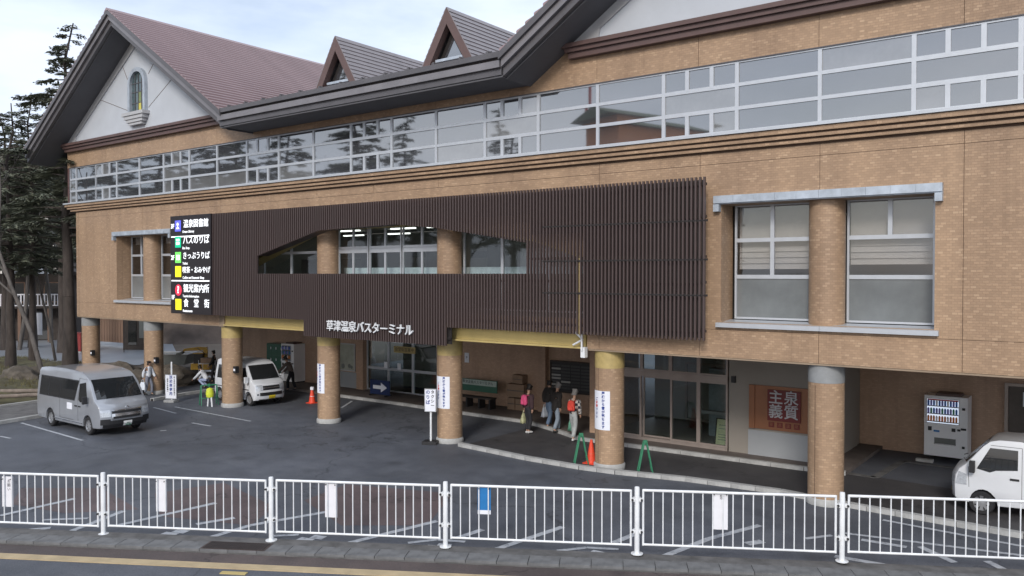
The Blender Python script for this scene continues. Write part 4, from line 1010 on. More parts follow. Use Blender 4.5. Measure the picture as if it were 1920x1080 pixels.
# white kei minivan behind the third pillar
SIL2 = [(1.64,.26),(1.70,.38),(1.70,.62),(1.68,.80),(1.60,.95),(1.34,1.08),(.92,1.60),(.74,1.74),(.5,1.82),(-.2,1.87),(-1.3,1.86),(-1.55,1.80),(-1.64,1.3),(-1.70,.8),(-1.70,.42),(-1.66,.26)]
van2 = dict(L=3.4, W=1.475, H=1.87, belt=.98, tum=.12, xf=1.70, wr=.28, wheels=[1.10,-1.28], zb=.24, sil=SIL2, bulge=.15, ws=(1.11,1.68,1.34), bev=.045,
  sidewin=[[(1.10,1.02),(.42,1.00),(.42,1.58),(.80,1.60)], [(.32,1.02),(-.60,1.02),(-.60,1.60),(.32,1.60)], [(-.68,1.02),(-1.48,1.02),(-1.40,1.60),(-.68,1.60)]],
  seams=[[(.37,.4),(.37,1.66)],[(-.64,.4),(-.64,1.66)],[(1.2,.6),(1.2,.95)]],
  front=[(.68,.86,-.42,.42,'grille',BLACKP,.010),(.66,.90,-.71,-.44,'headlight',LENS,.012),(.66,.90,.44,.71,'headlight',LENS,.012),(.44,.58,-.56,.56,'lower_grille',BLACKP,.010),(.46,.54,-.68,-.60,'fog_light',CHROME,.014),(.46,.54,.60,.68,'fog_light',CHROME,.014),(.30,.44,-.16,.17,'number_plate',PLATEY,.025),(.755,.785,-.42,.42,'grille_trim',CHROME,.014),(.26,.30,-.60,.60,'bumper_lip',BLACKP,.006)],
  rear=[(1.1,1.65,-.6,.6,'rear_window',VGLASS,.008)], mirror=(1.10,1.0), handles=[(.52,.86),(.22,.86)], hm=VWHITE)
V2, *_x, P2 = vehicle('parked_minivan', 'white minivan with a yellow plate, half hidden by the third pillar', 'minivan', (-30.72, 21.85, 0), rad(-4), van2, VWHITE)
P2('side_stripe', MB().box(-1.5,1.1,-.752,-.742,.66,.70), FASC)

# white kei truck at the right edge
SIL3 = [(1.64,.28),(1.70,.36),(1.71,.62),(1.69,.86),(1.60,1.02),(1.42,1.16),(1.02,1.60),(.86,1.72),(.66,1.77),(.25,1.78),(.06,1.75),(.02,1.6),(.02,.9),(.02,.30)]
van3 = dict(L=2.0, W=1.475, H=1.78, belt=1.0, tum=.10, xf=1.71, wr=.275, wheels=[1.02], zb=.26, sil=SIL3, bulge=.14, ws=(1.18,1.68,1.42), bev=.05,
  sidewin=[[(1.20,1.04),(.86,1.02),(.72,1.08),(.30,1.08),(.30,1.58),(.86,1.58)]],
  seams=[[(.22,.40),(.22,1.64)],[(1.36,.62),(1.38,1.10)],[(1.3,.42),(.22,.42)],[(.22,1.64),(.85,1.64)]],
  front=[(.68,.90,-.70,-.46,'headlight',LENS,.012),(.68,.90,.46,.70,'headlight',LENS,.012),(.32,.44,-.16,.17,'number_plate',PLATEY,.02),(.72,.84,-.42,.42,'grille',BLACKP,.01)],
  mirror=(1.18,1.02), handles=[(.36,.92)], hm=BLACKP, mirm=BLACKP)
V3, df3, sp3, fr3, P3 = vehicle('parked_truck', 'small white flatbed truck with one open-spoke wheel, cut off by the right edge', 'truck', (-1.64, 22.42, 0), PI, van3, VWHITE)
for sgn in (-1, 1): sp3([(1.70,.66),(1.42,.66),(1.42,.92),(1.62,.96)], sgn, .008, 'side_lamp', LENS); 
P3('cargo_bed', MB().box(-1.70,.0,-.72,.72,.60,.66), VWHITE)
for y in (-1, 1): P3('bed_side', MB().box(-1.70,-.01,y*.70,y*.735,.62,.96), VWHITE); P3('chassis_rail', MB().box(-1.7,.1,y*.3,y*.38,.38,.5), BLACKP)
P3('tailgate', MB().box(-1.735,-1.705,-.73,.73,.62,.96), VWHITE)
P3('guard_frame', frame_rects([(-.70,.70,.97,1.72)], -.02, .02, .035).xf(Matrix.Rotation(PI/2, 4, 'Z') @ Matrix.Translation((0,.03,0))), VWHITE)
P3('seat', MB().box(.30,.42,-.6,.6,.9,1.4), CURT)
P3('steering_wheel', MB().lathe((.80,.33,1.0), [(.17,-.012),(.185,0),(.17,.012)], 16), BLACKP)
for sgn in (-1, 1):
    wl = link('wheel', mesh('wheel', MB().lathe((0,0,0), [(.08,-.04),(.08,.04)], 10, 'y'), BLACKP), V3, (-.88, sgn*.62, .275), (0,0,0 if sgn < 0 else PI))
    part('tyre', MB().lathe((0,0,0), [(.16,-.08),(.25,-.08),(.275,-.04),(.275,.04),(.25,.08),(.16,.08)], 24, 'y'), BLACKR, wl, 40, loc=(0,0,0))
    part('rim', MB().lathe((0,0,0), [(0,-.06),(.16,-.05)], 16, 'y'), ALLOY, wl, loc=(0,0,0))

# ================================================================== VENDING MACHINE and lobby objects
def vending(loc, label, w=1.15, h=1.85, d=.75, lit=True):
    R_ = thing('vending_machine', label, 'vending machine', loc)
    P = lambda n, mb_, mt, par=R_: part(n, mb_, mt, par, loc=(0,0,0))
    VM_ = M('vending_white', (.80,.81,.82), .35, 0, .03, 3, coat=.3)
    cab = P('cabinet', MB().box(-w/2,w/2,0,d,.06,h), VM_)
    for x in (-w/2+.08, w/2-.08): P('foot', MB().box(x-.05,x+.05,.05,d-.05,0,.06), BLACKP)
    P('display_frame', frame_rects([(-w/2+.05,w/2-.20,h*.55,h-.06)], -.02, -.002, .03), VWHITE)
    P('display_back', MB().box(-w/2+.08,w/2-.23,-.006,-.002,h*.55+.03,h-.09), M('display_added_glow', (.6,.66,.75), .5, emit=(.75,.85,1), es=.45) if lit else INTD)  # display glow added to whiten the machine in its shaded recess
    if lit: P('price_banner', MB().box(-w/2+.09,w/2-.24,-.010,-.0065,h-.14,h-.095), M('banner_red', (.5,.08,.06), .5))
    can = mesh('drink', MB().lathe((0,0,0), [(.0,-.075),(.028,-.075),(.03,.05),(.012,.085),(.0,.09)], 8), None)
    cols = [M('can_blue', (.05,.15,.45), .3), M('can_orange', (.62,.22,.06), .3), M('can_white', (.75,.75,.75), .3), M('can_green', (.06,.25,.12), .3), M('can_violet', (.22,.20,.50), .3)] if not bpy.data.materials.get('can_blue') else [bpy.data.materials[k] for k in ('can_blue','can_orange','can_white','can_green','can_violet')]
    pools = [[0,2,0,4],[3,4,4,0],[1,1,1,2]]
    zs = [h-.20, h-.43, h-.66]
    for r in range(3):
        P('shelf', MB().box(-w/2+.08,w/2-.23,-.018,-.0065,zs[r]-.115,zs[r]-.085), PAPER)
        st = P('shelf_strip', MB().box(-w/2+.09,w/2-.24,-.021,-.0185,zs[r]-.112,zs[r]-.094), INK)
        for k in range(11):
            c = cols[pools[r][(k*7+r) % 4]]
            key = 'drink_'+c.name
            me = bpy.data.meshes.get(key)
            if not me: me = can.copy(); me.name = key; me.materials.clear(); me.materials.append(c)
            link('drink', me, R_, (-w/2+.12+k*(w-.36)/10.6, -.038, zs[r]-.008))
    P('lower_door', MB().box(-w/2+.02,w/2-.02,-.012,-.001,.10,h*.53), VM_)
    P('dispensing_slot', MB().box(-w/2+.28,w/2-.30,-.02,-.0125,h*.24,h*.33), INTD)
    P('slot_lip', MB().box(-w/2+.27,w/2-.29,-.035,-.0125,h*.225,h*.24), CHROME)
    for x, z, a, b in ((w/2-.10,h*.82,.04,.035),(w/2-.10,h*.50,.07,.03),(w/2-.36,h*.475,.05,.05),(w/2-.22,h*.48,.04,.03),(w/2-.10,h*.21,.035,.035),(-w/2+.16,h*.47,.05,.06)):
        P('panel_fitting', MB().box(x-a,x+a,-.03,-.0126,z-b,z+b), BLACKP)
    P('payment_labels', MB().box(-w/2+.26,-w/2+.42,-.016,-.0125,h*.42,h*.45), BLUE)
    P('top_box', MB().box(-w/4,w/3,.1,d-.1,h+.001,h+.07), TRIM)
    return R_
vending((-4.27, 27.12, .11), 'white drinks vending machine in the recess behind the small white truck')
tag(part('concrete_block', MB().box(-5.0,-4.55,26.75,26.95,.01,.09), CONC), 'small pale block on the paving in front of the white vending machine', 'block')
v2 = vending((-33.85, 26.3, .11), 'darker drinks vending machine next to the green lockers under the building', w=1.0, h=1.95, lit=False)
# green lockers
lk = thing('coin_lockers', 'bank of dark green coin lockers under the building behind the white minivan', 'lockers', (-35.0, 26.4, .1), world=True)
part('cabinet', MB().box(-35.7,-34.42,26.4,26.98,.10,.24), GREYL, lk); part('cabinet_back', MB().box(-35.7,-34.42,26.44,26.98,.241,2.0), GREENL, lk)
for c in range(3):
    for r in range(3):
        d_ = part('locker_door', MB().box(-35.69+c*.425,-35.69+c*.425+.415,26.41,26.438,.25+r*.58,.25+r*.58+.57), GREENL, lk)
        part('locker_lock', MB().box(-35.69+c*.425+.33,-35.69+c*.425+.38,26.395,26.409,.25+r*.58+.30,.25+r*.58+.42), PAPER, d_)
# arrow sign
o = thing('arrow_sign', 'low navy blue board with a white right-pointing arrow before the left entrance', 'sign', (fx(712,26), 26.0, .11), world=True)
ax = fx(712, 26.0)
part('board', MB().box(ax-.62,ax+.62,25.98,26.02,.16,.80), M('navy_board', (.015,.03,.10), .5), o)
part('arrow', MB().prism([(ax-.42,.40),(ax+.08,.40),(ax+.08,.26),(ax+.46,.48),(ax+.08,.70),(ax+.08,.56),(ax-.42,.56)], 25.97, 25.979), PAPER, o)
for x in (-.5,.5): part('foot', MB().box(ax+x-.03,ax+x+.03,25.8,26.2,.105,.158), BLACKP, o)
# bench/board with green stripe
bx = fx(893, 26.2)
o = thing('advert_bench', 'dark bench with a green and white lettered back board against the brown wall', 'bench', (bx, 26.2, .1), world=True)
part('back_board', MB().box(bx-1.05,bx+1.0,26.3,26.34,.72,1.22), GREENL, o); part('board_band', MB().box(bx-1.03,bx+.98,26.285,26.299,.98,1.20), M('pale_green', (.35,.42,.38), .5), o)
text('lettering', '草津温泉バスターミナル', .15, INK, o, (bx, 26.283, 1.09), depth=.001)
part('seat', MB().box(bx-1.05,bx+1.0,25.9,26.28,.50,.56), WOODD, o)
for x in (-.95,-.3,.35,.9): part('leg', MB().box(bx+x-.04,bx+x+.04,25.92,26.3,.105,.499), BLACKP, o)
# cardboard boxes and hanging paper
for i, (u0, w, h, z, y, lb) in enumerate([(966,.86,.52,.62,26.5,'wide flat brown carton on top of the pile by the brown wall'),(958,.36,.48,.11,26.45,'upright brown carton at the left under the wide one'),(974,.42,.46,.11,26.5,'brown carton at the right under the wide one'),(970,.5,.34,1.16,26.62,'small brown carton leaning highest on the pile')]):
    x = fx(u0, y); o = part('carton', MB().box(-w/2,w/2,0,.36,0,h), CARD, None, loc=(x, y, z)); tag(o, lb, 'box', 'cartons piled by the lobby wall')
    part('tape', MB().box(-w/2+.01,w/2-.01,-.004,-.001,h*.47,h*.54), BARKL, o, loc=(0,0,0))
# A-frame menu board inside right entrance glass
o = thing('menu_board', 'small cream menu board leaning behind the rightmost entrance pane', 'menu board', (-10.2, 24.75, .12), rad(-4))
part('panel', MB().box(-.26,.26,-.02,.02,0,.86).xf(Matrix.Rotation(rad(-9),4,'X')), M('cream_sheet', (.62,.60,.38), .5), o, loc=(0,0,0))
part('panel_border', frame_rects([(-.28,.28,-.01,.88)], -.035, -.021, .03).xf(Matrix.Rotation(rad(-9),4,'X')), BLACKP, o, loc=(0,0,0))
for z in (.2,.28,.36,.55,.66): part('text_line', MB().box(-.18,.16,-.024,-.0205,z,z+.018).xf(Matrix.Rotation(rad(-9),4,'X')), INTD, o, loc=(0,0,0))

# pillar warning posters, curved round the pillars
def pillar_poster(px, u, z0, z1, label):
    a = math.atan2(-1, (fx(u, 20.25)-px)/.40) if False else None
    o = thing('warning_banner', label, 'banner', (px, 20.62, z0), group='white warning banners on the pillars')
    cx = fx(u, 20.25)-px; th0 = -PI/2+math.asin(max(-.98, min(.98, cx/.43)))
    hw = .31/.43
    part('cloth', MB().lathe((0,0,0), [(.430,0),(.430,z1-z0)], 12, a0=th0-hw, a1=th0+hw), PAPER, o, loc=(0,0,0))
    def col(s, off, sz, m_, top):
        for i, ch in enumerate(s):
            if ch == ' ': continue
            t = th0+off/.43; r = .4325
            text('lettering', ch, sz, m_[i] if isinstance(m_, list) else m_, o, (r*math.cos(t), r*math.sin(t), (z1-z0)*top-sz*1.08*i), rot=(PI/2,0,t+PI/2), depth=.001, bold=.035)
    H_ = z1-z0; col('屋根から雪が落ちます', .11, H_*.089, INKB, .94); col('ご注意下さい', -.13, H_*.085, [INKB,INKR,INKR,INKB,INKB,INKB], .78)
def pz(v, Y=20.2, u=960): return fz(u, v, Y)
pillar_poster(-24.09, 598, fz(598,737,20.2), fz(598,682,20.2), 'white lettered warning banner on the pillar beside the orange cone and the lockers')
pillar_poster(-18.04, 829, fz(829,766,20.2), fz(829,706,20.2), 'white lettered warning banner on the pillar beside the taxi stand sign')
pillar_poster(-11.93, 1127, fz(1127,806,20.2), fz(1127,733,20.2), 'white lettered warning banner on the pillar right of the three walkers')

# standing signs
def stand_sign(px, py, label, name, board, lines, pole=None, w=.5, h=1.0, zb=.25):
    o = thing(name, label, 'sign', (px, py, 0), rad(25))
    part('board', MB().box(-w/2,w/2,-.02,.02,zb,zb+h), PAPER, o, loc=(0,0,0))
    part('board_rim', frame_rects([(-w/2-.02,w/2+.02,zb-.02,zb+h+.02)], -.03, .03, .02), ALLOY, o, loc=(0,0,0))
    if pole: part('pole', MB().tube((0,.04,.1),(0,.04,pole), .035), WHITEP, o, loc=(0,0,0))
    part('base', MB().box(-.24,.24,-.2,.2,0,.1), CONC if pole and zb < .5 else BLACKP, o, loc=(0,0,0))
    for x, s, sz, m_ in lines:
        for i, ch in enumerate(s): text('lettering', ch, sz, m_, o, (x, -.024, zb+h-.1-sz*1.12*i), depth=.001, bold=.02)
    return o
stand_sign(-33.35, 19.7, 'white standing sign with blue vertical lettering beside the woman in white', 'standing_sign', 1, [(0,'送迎車専用',.16,INKB),(.17,'関係車両以外駐車禁止',.075,INK),(-.16,'一般車は駐車場へ',.08,INK)], pole=1.75, w=.52, h=1.02, zb=.16)
o = stand_sign(-18.30, 19.95, 'white taxi stand sign on a slim pole left of the middle pillar', 'taxi_stand_sign', 1, [(.08,'タクシー',.13,INK),(-.08,'のりば',.15,INKB)], pole=1.1, w=.36, h=.72, zb=1.08)

# cones and green barricades
def cone(loc, label, cap=False, h=.7):
    o = thing('traffic_cone', label, 'cone', loc)
    part('body', MB().lathe((0,0,0), [(.15,.03),(.035,h),(.0,h)], 18), CONE, o, 40, loc=(0,0,0)); part('foot', MB().box(-.19,.19,-.19,.19,0,.03), CONE, o, loc=(0,0,0))
    part('band', MB().lathe((0,0,0), [(.105,h*.42),(.073,h*.66)], 18), PAPER if cap else M('dull_orange_band', (.62,.12,.06), .5), o, 40, loc=(0,0,0))
    if cap: part('collar', MB().lathe((0,0,0), [(.06,h*.80),(.085,h*.82),(.085,h),(.0,h+.01)], 14), PAPER, o, 40, loc=(0,0,0))
    return o
cone((-28.2,23.2,0), 'red orange cone with a white top between the minivan and the second banner pillar', True)
cone((-12.62,20.75,0), 'orange cone without a collar behind the banner pillar right of the walkers')
cone((-12.35,20.95,0), 'orange cone hidden farthest behind the banner pillar right of the walkers')
def aframe(loc, rz, label, w=.30, full=True):
    o = thing('barricade', label, 'barricade', loc, rz, group='green pipe barricades')
    for y in (-1, 1):
        q = [(-w/2,y*.20,0),(-w/2+.03,y*.04,.84),(w/2-.03,y*.04,.84),(w/2,y*.20,0)]
        part('pipe_frame', MB().path(q, .021, 8), GREENP, o, 40, loc=(0,0,0))
    part('cross_bar', MB().tube((-w/2+.02,-.14,.3),(w/2-.02,-.14,.3), .018), GREENP, o, loc=(0,0,0))
    part('hook', MB().box(-.04,.04,-.06,.06,.78,.9), GREENP, o, loc=(0,0,0))
    return o
aframe((-12.85,20.55,0), rad(128), 'green pipe barricade left of the banner pillar, next to the orange cones')
aframe((-10.85,20.75,0), rad(124), 'green pipe barricade standing alone before the right entrance')
o = aframe((-31.35,20.25,0), rad(70), 'green pipe barricade at the tail of the white minivan', w=.7)
o = thing('yellow_bollard', 'yellow topped white stand in front of the rear of the white minivan', 'stand', (-30.9, 20.0, 0))
part('head', MB().lathe((0,0,0), [(0,.36),(.14,.40),(.17,.55),(.13,.75),(0,.80)], 14), M('fluorescent_yellow', (.60,.68,.05), .5), o, 40, loc=(0,0,0))
for x in (-.10,.10): part('leg', MB().tube((x*1.6,0,0),(x,0,.42),.035), WHITEP, o, loc=(0,0,0))

# ================================================================== PEOPLE
SKIN = M('skin', (.45,.27,.19), .55, 0, .05); HAIRB = M('black_hair', (.018,.014,.012), .6, 0, .2, 30); HAIRG = M('grey_hair', (.24,.23,.22), .7, 0, .2, 30)
def cloth(name, col): return M(name, col, .85, 0, .18, 9, bump=.3, bscale=30)
def skin_mesh(pts, edges, rads, name, mat, root=0, sub=2, flat=None):
    me = bpy.data.meshes.new(name); me.from_pydata([tuple(p) for p in pts], edges, []); 
    o = bpy.data.objects.new('tmp', me); COL.objects.link(o)
    md = o.modifiers.new('s', 'SKIN'); md.use_smooth_shade = True; md.branch_smoothing = .6
    sv = me.skin_vertices[0].data
    for i, r in enumerate(rads):
        sv[i].radius = (r, r) if not isinstance(r, tuple) else r; sv[i].use_root = (i == root)
    sb = o.modifiers.new('u', 'SUBSURF'); sb.levels = sub; sb.render_levels = sub
    dg = bpy.context.evaluated_depsgraph_get(); m2 = bpy.data.meshes.new_from_object(o.evaluated_get(dg))
    bpy.data.objects.remove(o); bpy.data.meshes.remove(me); m2.name = name
    m2.materials.clear(); m2.materials.append(mat)
    m2.polygons.foreach_set('use_smooth', [True]*len(m2.polygons)); return m2
def person(label, loc, rz, top, bottom, shoes, hair, h=1.68, stride=.15, arms=((.10,.12),(.10,.12)), lean=0.0, bend=.0, crouch=0.0, topname='jacket', skirt=None, long_coat=False, hairlong=0, bulk=.036):
    """faces +X; joints in metres for h = 1.70, scaled"""
    R_ = thing('person', label, 'person', (loc[0], loc[1], loc[2] if len(loc) > 2 else .0), rz)
    k = h/1.70
    hip = .90 - .45*crouch
    def V3_(x, y, z): return Vector((x*k, y*k, z*k))
    lx = lean
    J = {}
    J['pel'] = V3_(-.02-.10*crouch, 0, hip); J['wst'] = V3_(.0+lx*.3-.05*crouch, 0, hip+.17); J['chs'] = V3_(.01+lx*.7, 0, hip+.38-.05*abs(lx)); J['nck'] = V3_(.02+lx, 0, hip+.55-.14*abs(lx))
    J['hd0'] = V3_(.035+lx*1.12, 0, hip+.625-.16*abs(lx)); J['hd1'] = V3_(.05+lx*1.2, 0, hip+.70-.18*abs(lx)); J['hd2'] = V3_(.045+lx*1.22, 0, hip+.775-.2*abs(lx))
    for s, n in ((1,'l'),(-1,'r')):
        sw = stride*s; ax_, bz = arms[0 if s > 0 else 1]
        J['sh'+n] = J['chs']+V3_(0, s*.165, .10); 
        J['el'+n] = J['sh'+n]+V3_(ax_-.03, s*.055, -.27); J['wr'+n] = J['el'+n]+V3_(bz+ax_*.4, -s*.01, -.23+abs(bz)*.25)
        J['hp'+n] = J['pel']+V3_(0, s*.085, -.03)
        kx = sw*.55+.06+.36*crouch
        J['kn'+n] = V3_(kx, s*.095, .48-.02*crouch); J['an'+n] = V3_(sw*1.0-.02, s*.09, .085+(.03 if sw < 0 else 0)); J['to'+n] = J['an'+n]+V3_(.15, s*.015, -.05)
    names_ = list(J); ix = {n: i for i, n in enumerate(names_)}
    E_ = [('pel','wst'),('wst','chs'),('chs','nck'),('nck','hd0'),('hd0','hd1'),('hd1','hd2')]
    for n in 'lr': E_ += [('chs','sh'+n),('sh'+n,'el'+n),('el'+n,'wr'+n),('pel','hp'+n),('hp'+n,'kn'+n),('kn'+n,'an'+n),('an'+n,'to'+n)]
    rr = {'pel':(.115,.14),'wst':(.095,.125),'chs':(.105,.15),'nck':.052,'hd0':.066,'hd1':(.085,.078),'hd2':(.078,.070),'sh':.055,'el':.038,'wr':.026,'hp':.082,'kn':.055,'an':.038,'to':.032}
    def rad_of(n, add=0, mul=1):
        r = rr.get(n) or rr[n[:2]]
        return tuple((q*mul+add)*k for q in r) if isinstance(r, tuple) else (r*mul+add)*k
    pts = [J[n] for n in names_]
    me = skin_mesh(pts, [(ix[a], ix[b]) for a, b in E_], [rad_of(n, -.006) for n in names_], 'body', SKIN, ix['pel'])
    # hands: palm and five unequal bent fingers, joined into the one body mesh
    bm = bmesh.new(); bm.from_mesh(me)
    for n, s in (('l',1),('r',-1)):
        w = J['wr'+n]; d = (w-J['el'+n]).normalized(); side = Vector((1,0,0)); side = (side-d*side.dot(d)).normalized(); nrm = d.cross(side)*s
        hp = [w-d*.01*k, w+d*.045*k, w+d*.085*k]; e = [(0,1),(1,2)]; r_ = [.024*k,(.036*k,.017*k),(.034*k,.015*k)]
        hm = skin_mesh(hp, e, r_, 'h', SKIN, 0, 1); bm.from_mesh(hm)
        for j, (off, ln) in enumerate(((-.028,.055),(-.010,.072),(.010,.078),(.028,.068))):
            b = w+d*.075*k+side*off*k; f_ = [b, b+d*ln*.5*k+nrm*.004*k, b+d*ln*.85*k-nrm*-.018*k]
            hm = skin_mesh(f_, [(0,1),(1,2)], [.009*k,.008*k,.007*k], 'f', SKIN, 0, 1); bm.from_mesh(hm)
        b = w+d*.025*k+side*.025*k; hm = skin_mesh([b, b+side*.028*k+d*.025*k, b+side*.034*k+d*.055*k], [(0,1),(1,2)], [.011*k,.010*k,.008*k], 'f', SKIN, 0, 1); bm.from_mesh(hm)
    # nose and ears
    hc = J['hd1']
    for c, sc in ((hc+V3_(.088,0,.0),(.016,.012,.022)),(hc+V3_(0,.082,.0),(.012,.010,.026)),(hc+V3_(0,-.082,.0),(.012,.010,.026))):
        bmesh.ops.create_icosphere(bm, subdivisions=1, radius=k, matrix=Matrix.Translation(c) @ Matrix.Diagonal((*sc,1)))
    bm.to_mesh(me); bm.free(); me.polygons.foreach_set('use_smooth', [True]*len(me.polygons)); me.name = 'body'
    link('body', me, R_, (0,0,0))
    for s in (-1, 1): part('eye', MB().lathe(tuple(hc+V3_(.080,s*.030,.018)), [(0,-.006),(.009,0),(0,.006)], 8, 'x'), INK, R_, loc=(0,0,0))
    part('mouth', MB().box(*(lambda c: (c.x-.004,c.x+.004,c.y-.022,c.y+.022,c.z-.004,c.z+.004))(hc+V3_(.078,0,-.045))), M('lips', (.30,.10,.08), .6), R_, loc=(0,0,0))
    def sub(nm_, ns, es, add, mt, root, mul=1, over=None, sub_=2):
        P_ = [J[n] for n in ns]; R2 = [(over or {}).get(n) and tuple(q*k for q in over[n]) or rad_of(n, add, mul) for n in ns]
        m_ = skin_mesh(P_, [(ns.index(a), ns.index(b)) for a, b in es], R2, nm_, mt, ns.index(root), sub_)
        return link(nm_, m_, R_, (0,0,0))
    # trousers, top, shoes
    J['an_l'] = J['anl']+V3_(0,0,.03); J['an_r'] = J['anr']+V3_(0,0,.03)
    rr['an_l'] = rr['an_r'] = .052
    sub('trousers', ['pel','wst','hpl','hpr','knl','knr','an_l','an_r'], [('pel','wst'),('pel','hpl'),('pel','hpr'),('hpl','knl'),('hpr','knr'),('knl','an_l'),('knr','an_r')], .020, bottom, 'pel')
    if long_coat: J['hem'] = J['pel']+V3_(-.01,0,-.22); rr['hem'] = (.16,.20)
    else: J['hem'] = J['pel']+V3_(0,0,-.03); rr['hem'] = (.128,.155)
    ns = ['hem','wst','chs','nck','shl','shr','ell','elr','wrl','wrr']
    sub(topname, ns, [('hem','wst'),('wst','chs'),('chs','nck'),('chs','shl'),('chs','shr'),('shl','ell'),('shr','elr'),('ell','wrl'),('elr','wrr')], bulk, top, 'chs')
    for n in 'lr':
        a = J['an'+n]; t = J['to'+n]
        m_ = skin_mesh([a+V3_(-.045,0,-.045), a+V3_(.02,0,-.035), t+V3_(-.02,0,.005), t+V3_(.04,0,.0)], [(0,1),(1,2),(2,3)], [.038*k,.046*k,.040*k,.030*k], 'shoe', shoes, 1)
        link('shoe', m_, R_, (0,0,0))
    hp_ = [hc+V3_(-.02,0,.0), hc+V3_(-.012,0,.055), hc+V3_(.015,0,.085)]; hr = [(.088*k,.086*k),(.092*k,.088*k),(.062*k,.066*k)]
    if hairlong: hp_ = [hc+V3_(-.06,0,-.16*hairlong)]+hp_; hr = [(.05*k,.075*k)]+hr
    link('hair', skin_mesh(hp_, [(i,i+1) for i in range(len(hp_)-1)], hr, 'hair', hair, 1), R_, (0,0,0))
    return R_, J, k
def bag(R_, p, label, m_, w=.26, h=.34, name='carrier_bag'):
    """a bag is held: a thing of its own"""
    M_ = Matrix.Translation(R_.location) @ Matrix.Rotation(R_.rotation_euler.z, 4, 'Z'); q = M_ @ p
    o = thing(name, label, 'bag', tuple(q), R_.rotation_euler.z)
    bm = bmesh.new(); bmesh.ops.create_cube(bm, size=1); bmesh.ops.subdivide_edges(bm, edges=bm.edges[:], cuts=4, use_grid_fill=True)
    for v in bm.verts:
        t = v.co.z+.5; v.co.x *= w*(1.0-.45*t**2)*(1+.08*math.sin(v.co.z*17+v.co.y*5)); v.co.y *= .14*(1.1-.8*t); v.co.z = v.co.z*h-h/2-.12
        v.co += Vector((random.gauss(0,.006), random.gauss(0,.006), random.gauss(0,.004)))
    me = bpy.data.meshes.new('bag_body'); bm.to_mesh(me); bm.free(); me.materials.append(m_); me.polygons.foreach_set('use_smooth', [True]*len(me.polygons))
    link('bag_body', me, o, (0,0,0))
    for y in (-1, 1): part('handle', MB().path([(-w*.2,y*.012,-.13),(-w*.10,y*.01,-.01),(w*.10,y*.01,-.01),(w*.2,y*.012,-.13)], .006, 5), m_, o, loc=(0,0,0))
    return o
def backpack(R_, J, k, m_, label, w=.26, h=.36, d=.13):
    c = J['chs']+Vector((-.20,0,-.06))*k
    M_ = Matrix.Translation(R_.location) @ Matrix.Rotation(R_.rotation_euler.z, 4, 'Z'); q = M_ @ c
    o = thing('backpack', label, 'backpack', tuple(q), R_.rotation_euler.z)
    bm = bmesh.new(); bmesh.ops.create_cube(bm, size=1); bmesh.ops.subdivide_edges(bm, edges=bm.edges[:], cuts=5, use_grid_fill=True)
    for v in bm.verts:
        u = v.co*2; f = 1/max(1e-6, (abs(u.x)**4+abs(u.y)**4+abs(u.z)**4)**.25); u = u*f
        v.co = Vector((u.x*d/2, u.y*w/2*(1-.12*u.z), u.z*h/2))
    me = bpy.data.meshes.new('pack_body'); bm.to_mesh(me); bm.free(); me.materials.append(m_); me.polygons.foreach_set('use_smooth', [True]*len(me.polygons)); link('pack_body', me, o, (0,0,0))
    part('pocket', MB().box(-d/2-.03,-d/2+.01,-w*.3,w*.3,-h*.38,-h*.02), m_, o, loc=(0,0,0))
    for y in (-1, 1): part('strap', MB().path([(d/2-.02,y*.08,h*.42),(d/2+.10,y*.10,h*.46),(d/2+.245,y*.10,h*.20),(d/2+.12,y*.12,-h*.3)], .016, 6), m_, o, loc=(0,0,0))
    return o
KM = cloth('dark_maroon_knit', (.055,.03,.035)); KN = cloth('dark_cloth', (.020,.020,.024)); KBL = cloth('black_coat', (.022,.019,.018)); KJ = cloth('blue_jeans', (.11,.16,.24)); KJL = cloth('faded_jeans', (.24,.29,.35))
KG = cloth('pale_grey_trousers', (.36,.38,.38)); KW = cloth('white_jacket', (.62,.65,.70)); KGR = cloth('grey_skirt', (.17,.18,.22)); KB = cloth('brown_jacket', (.13,.10,.085)); SHW = M('white_shoes', (.62,.62,.62), .6); SHD = M('dark_shoes', (.03,.03,.03), .6)
def checkmat():
    m, N, K, P = newmat('checked_flannel'); P.inputs['Roughness'].default_value = .85
    t = N.new('ShaderNodeTexCoord'); c = N.new('ShaderNodeTexChecker'); c.inputs['Scale'].default_value = 11
    c.inputs[1].default_value = (.50,.47,.44,1); c.inputs[2].default_value = (.02,.02,.035,1); K.new(t.outputs['Object'], c.inputs[0]); K.new(c.outputs[0], P.inputs['Base Color']); return m
KC = checkmat()
PINK = cloth('pink_nylon', (.62,.08,.20)); REDN = cloth('red_nylon', (.60,.06,.04)); BAGW = M('white_plastic_bag', (.60,.64,.70), .4, 0, .1, 9); BAGG = M('green_white_bag', (.5,.58,.56), .4, 0, .9, 5, col2=(.1,.3,.2))
BAGY = M('clear_yellowish_bag', (.38,.38,.22), .4, 0, .3, 9)
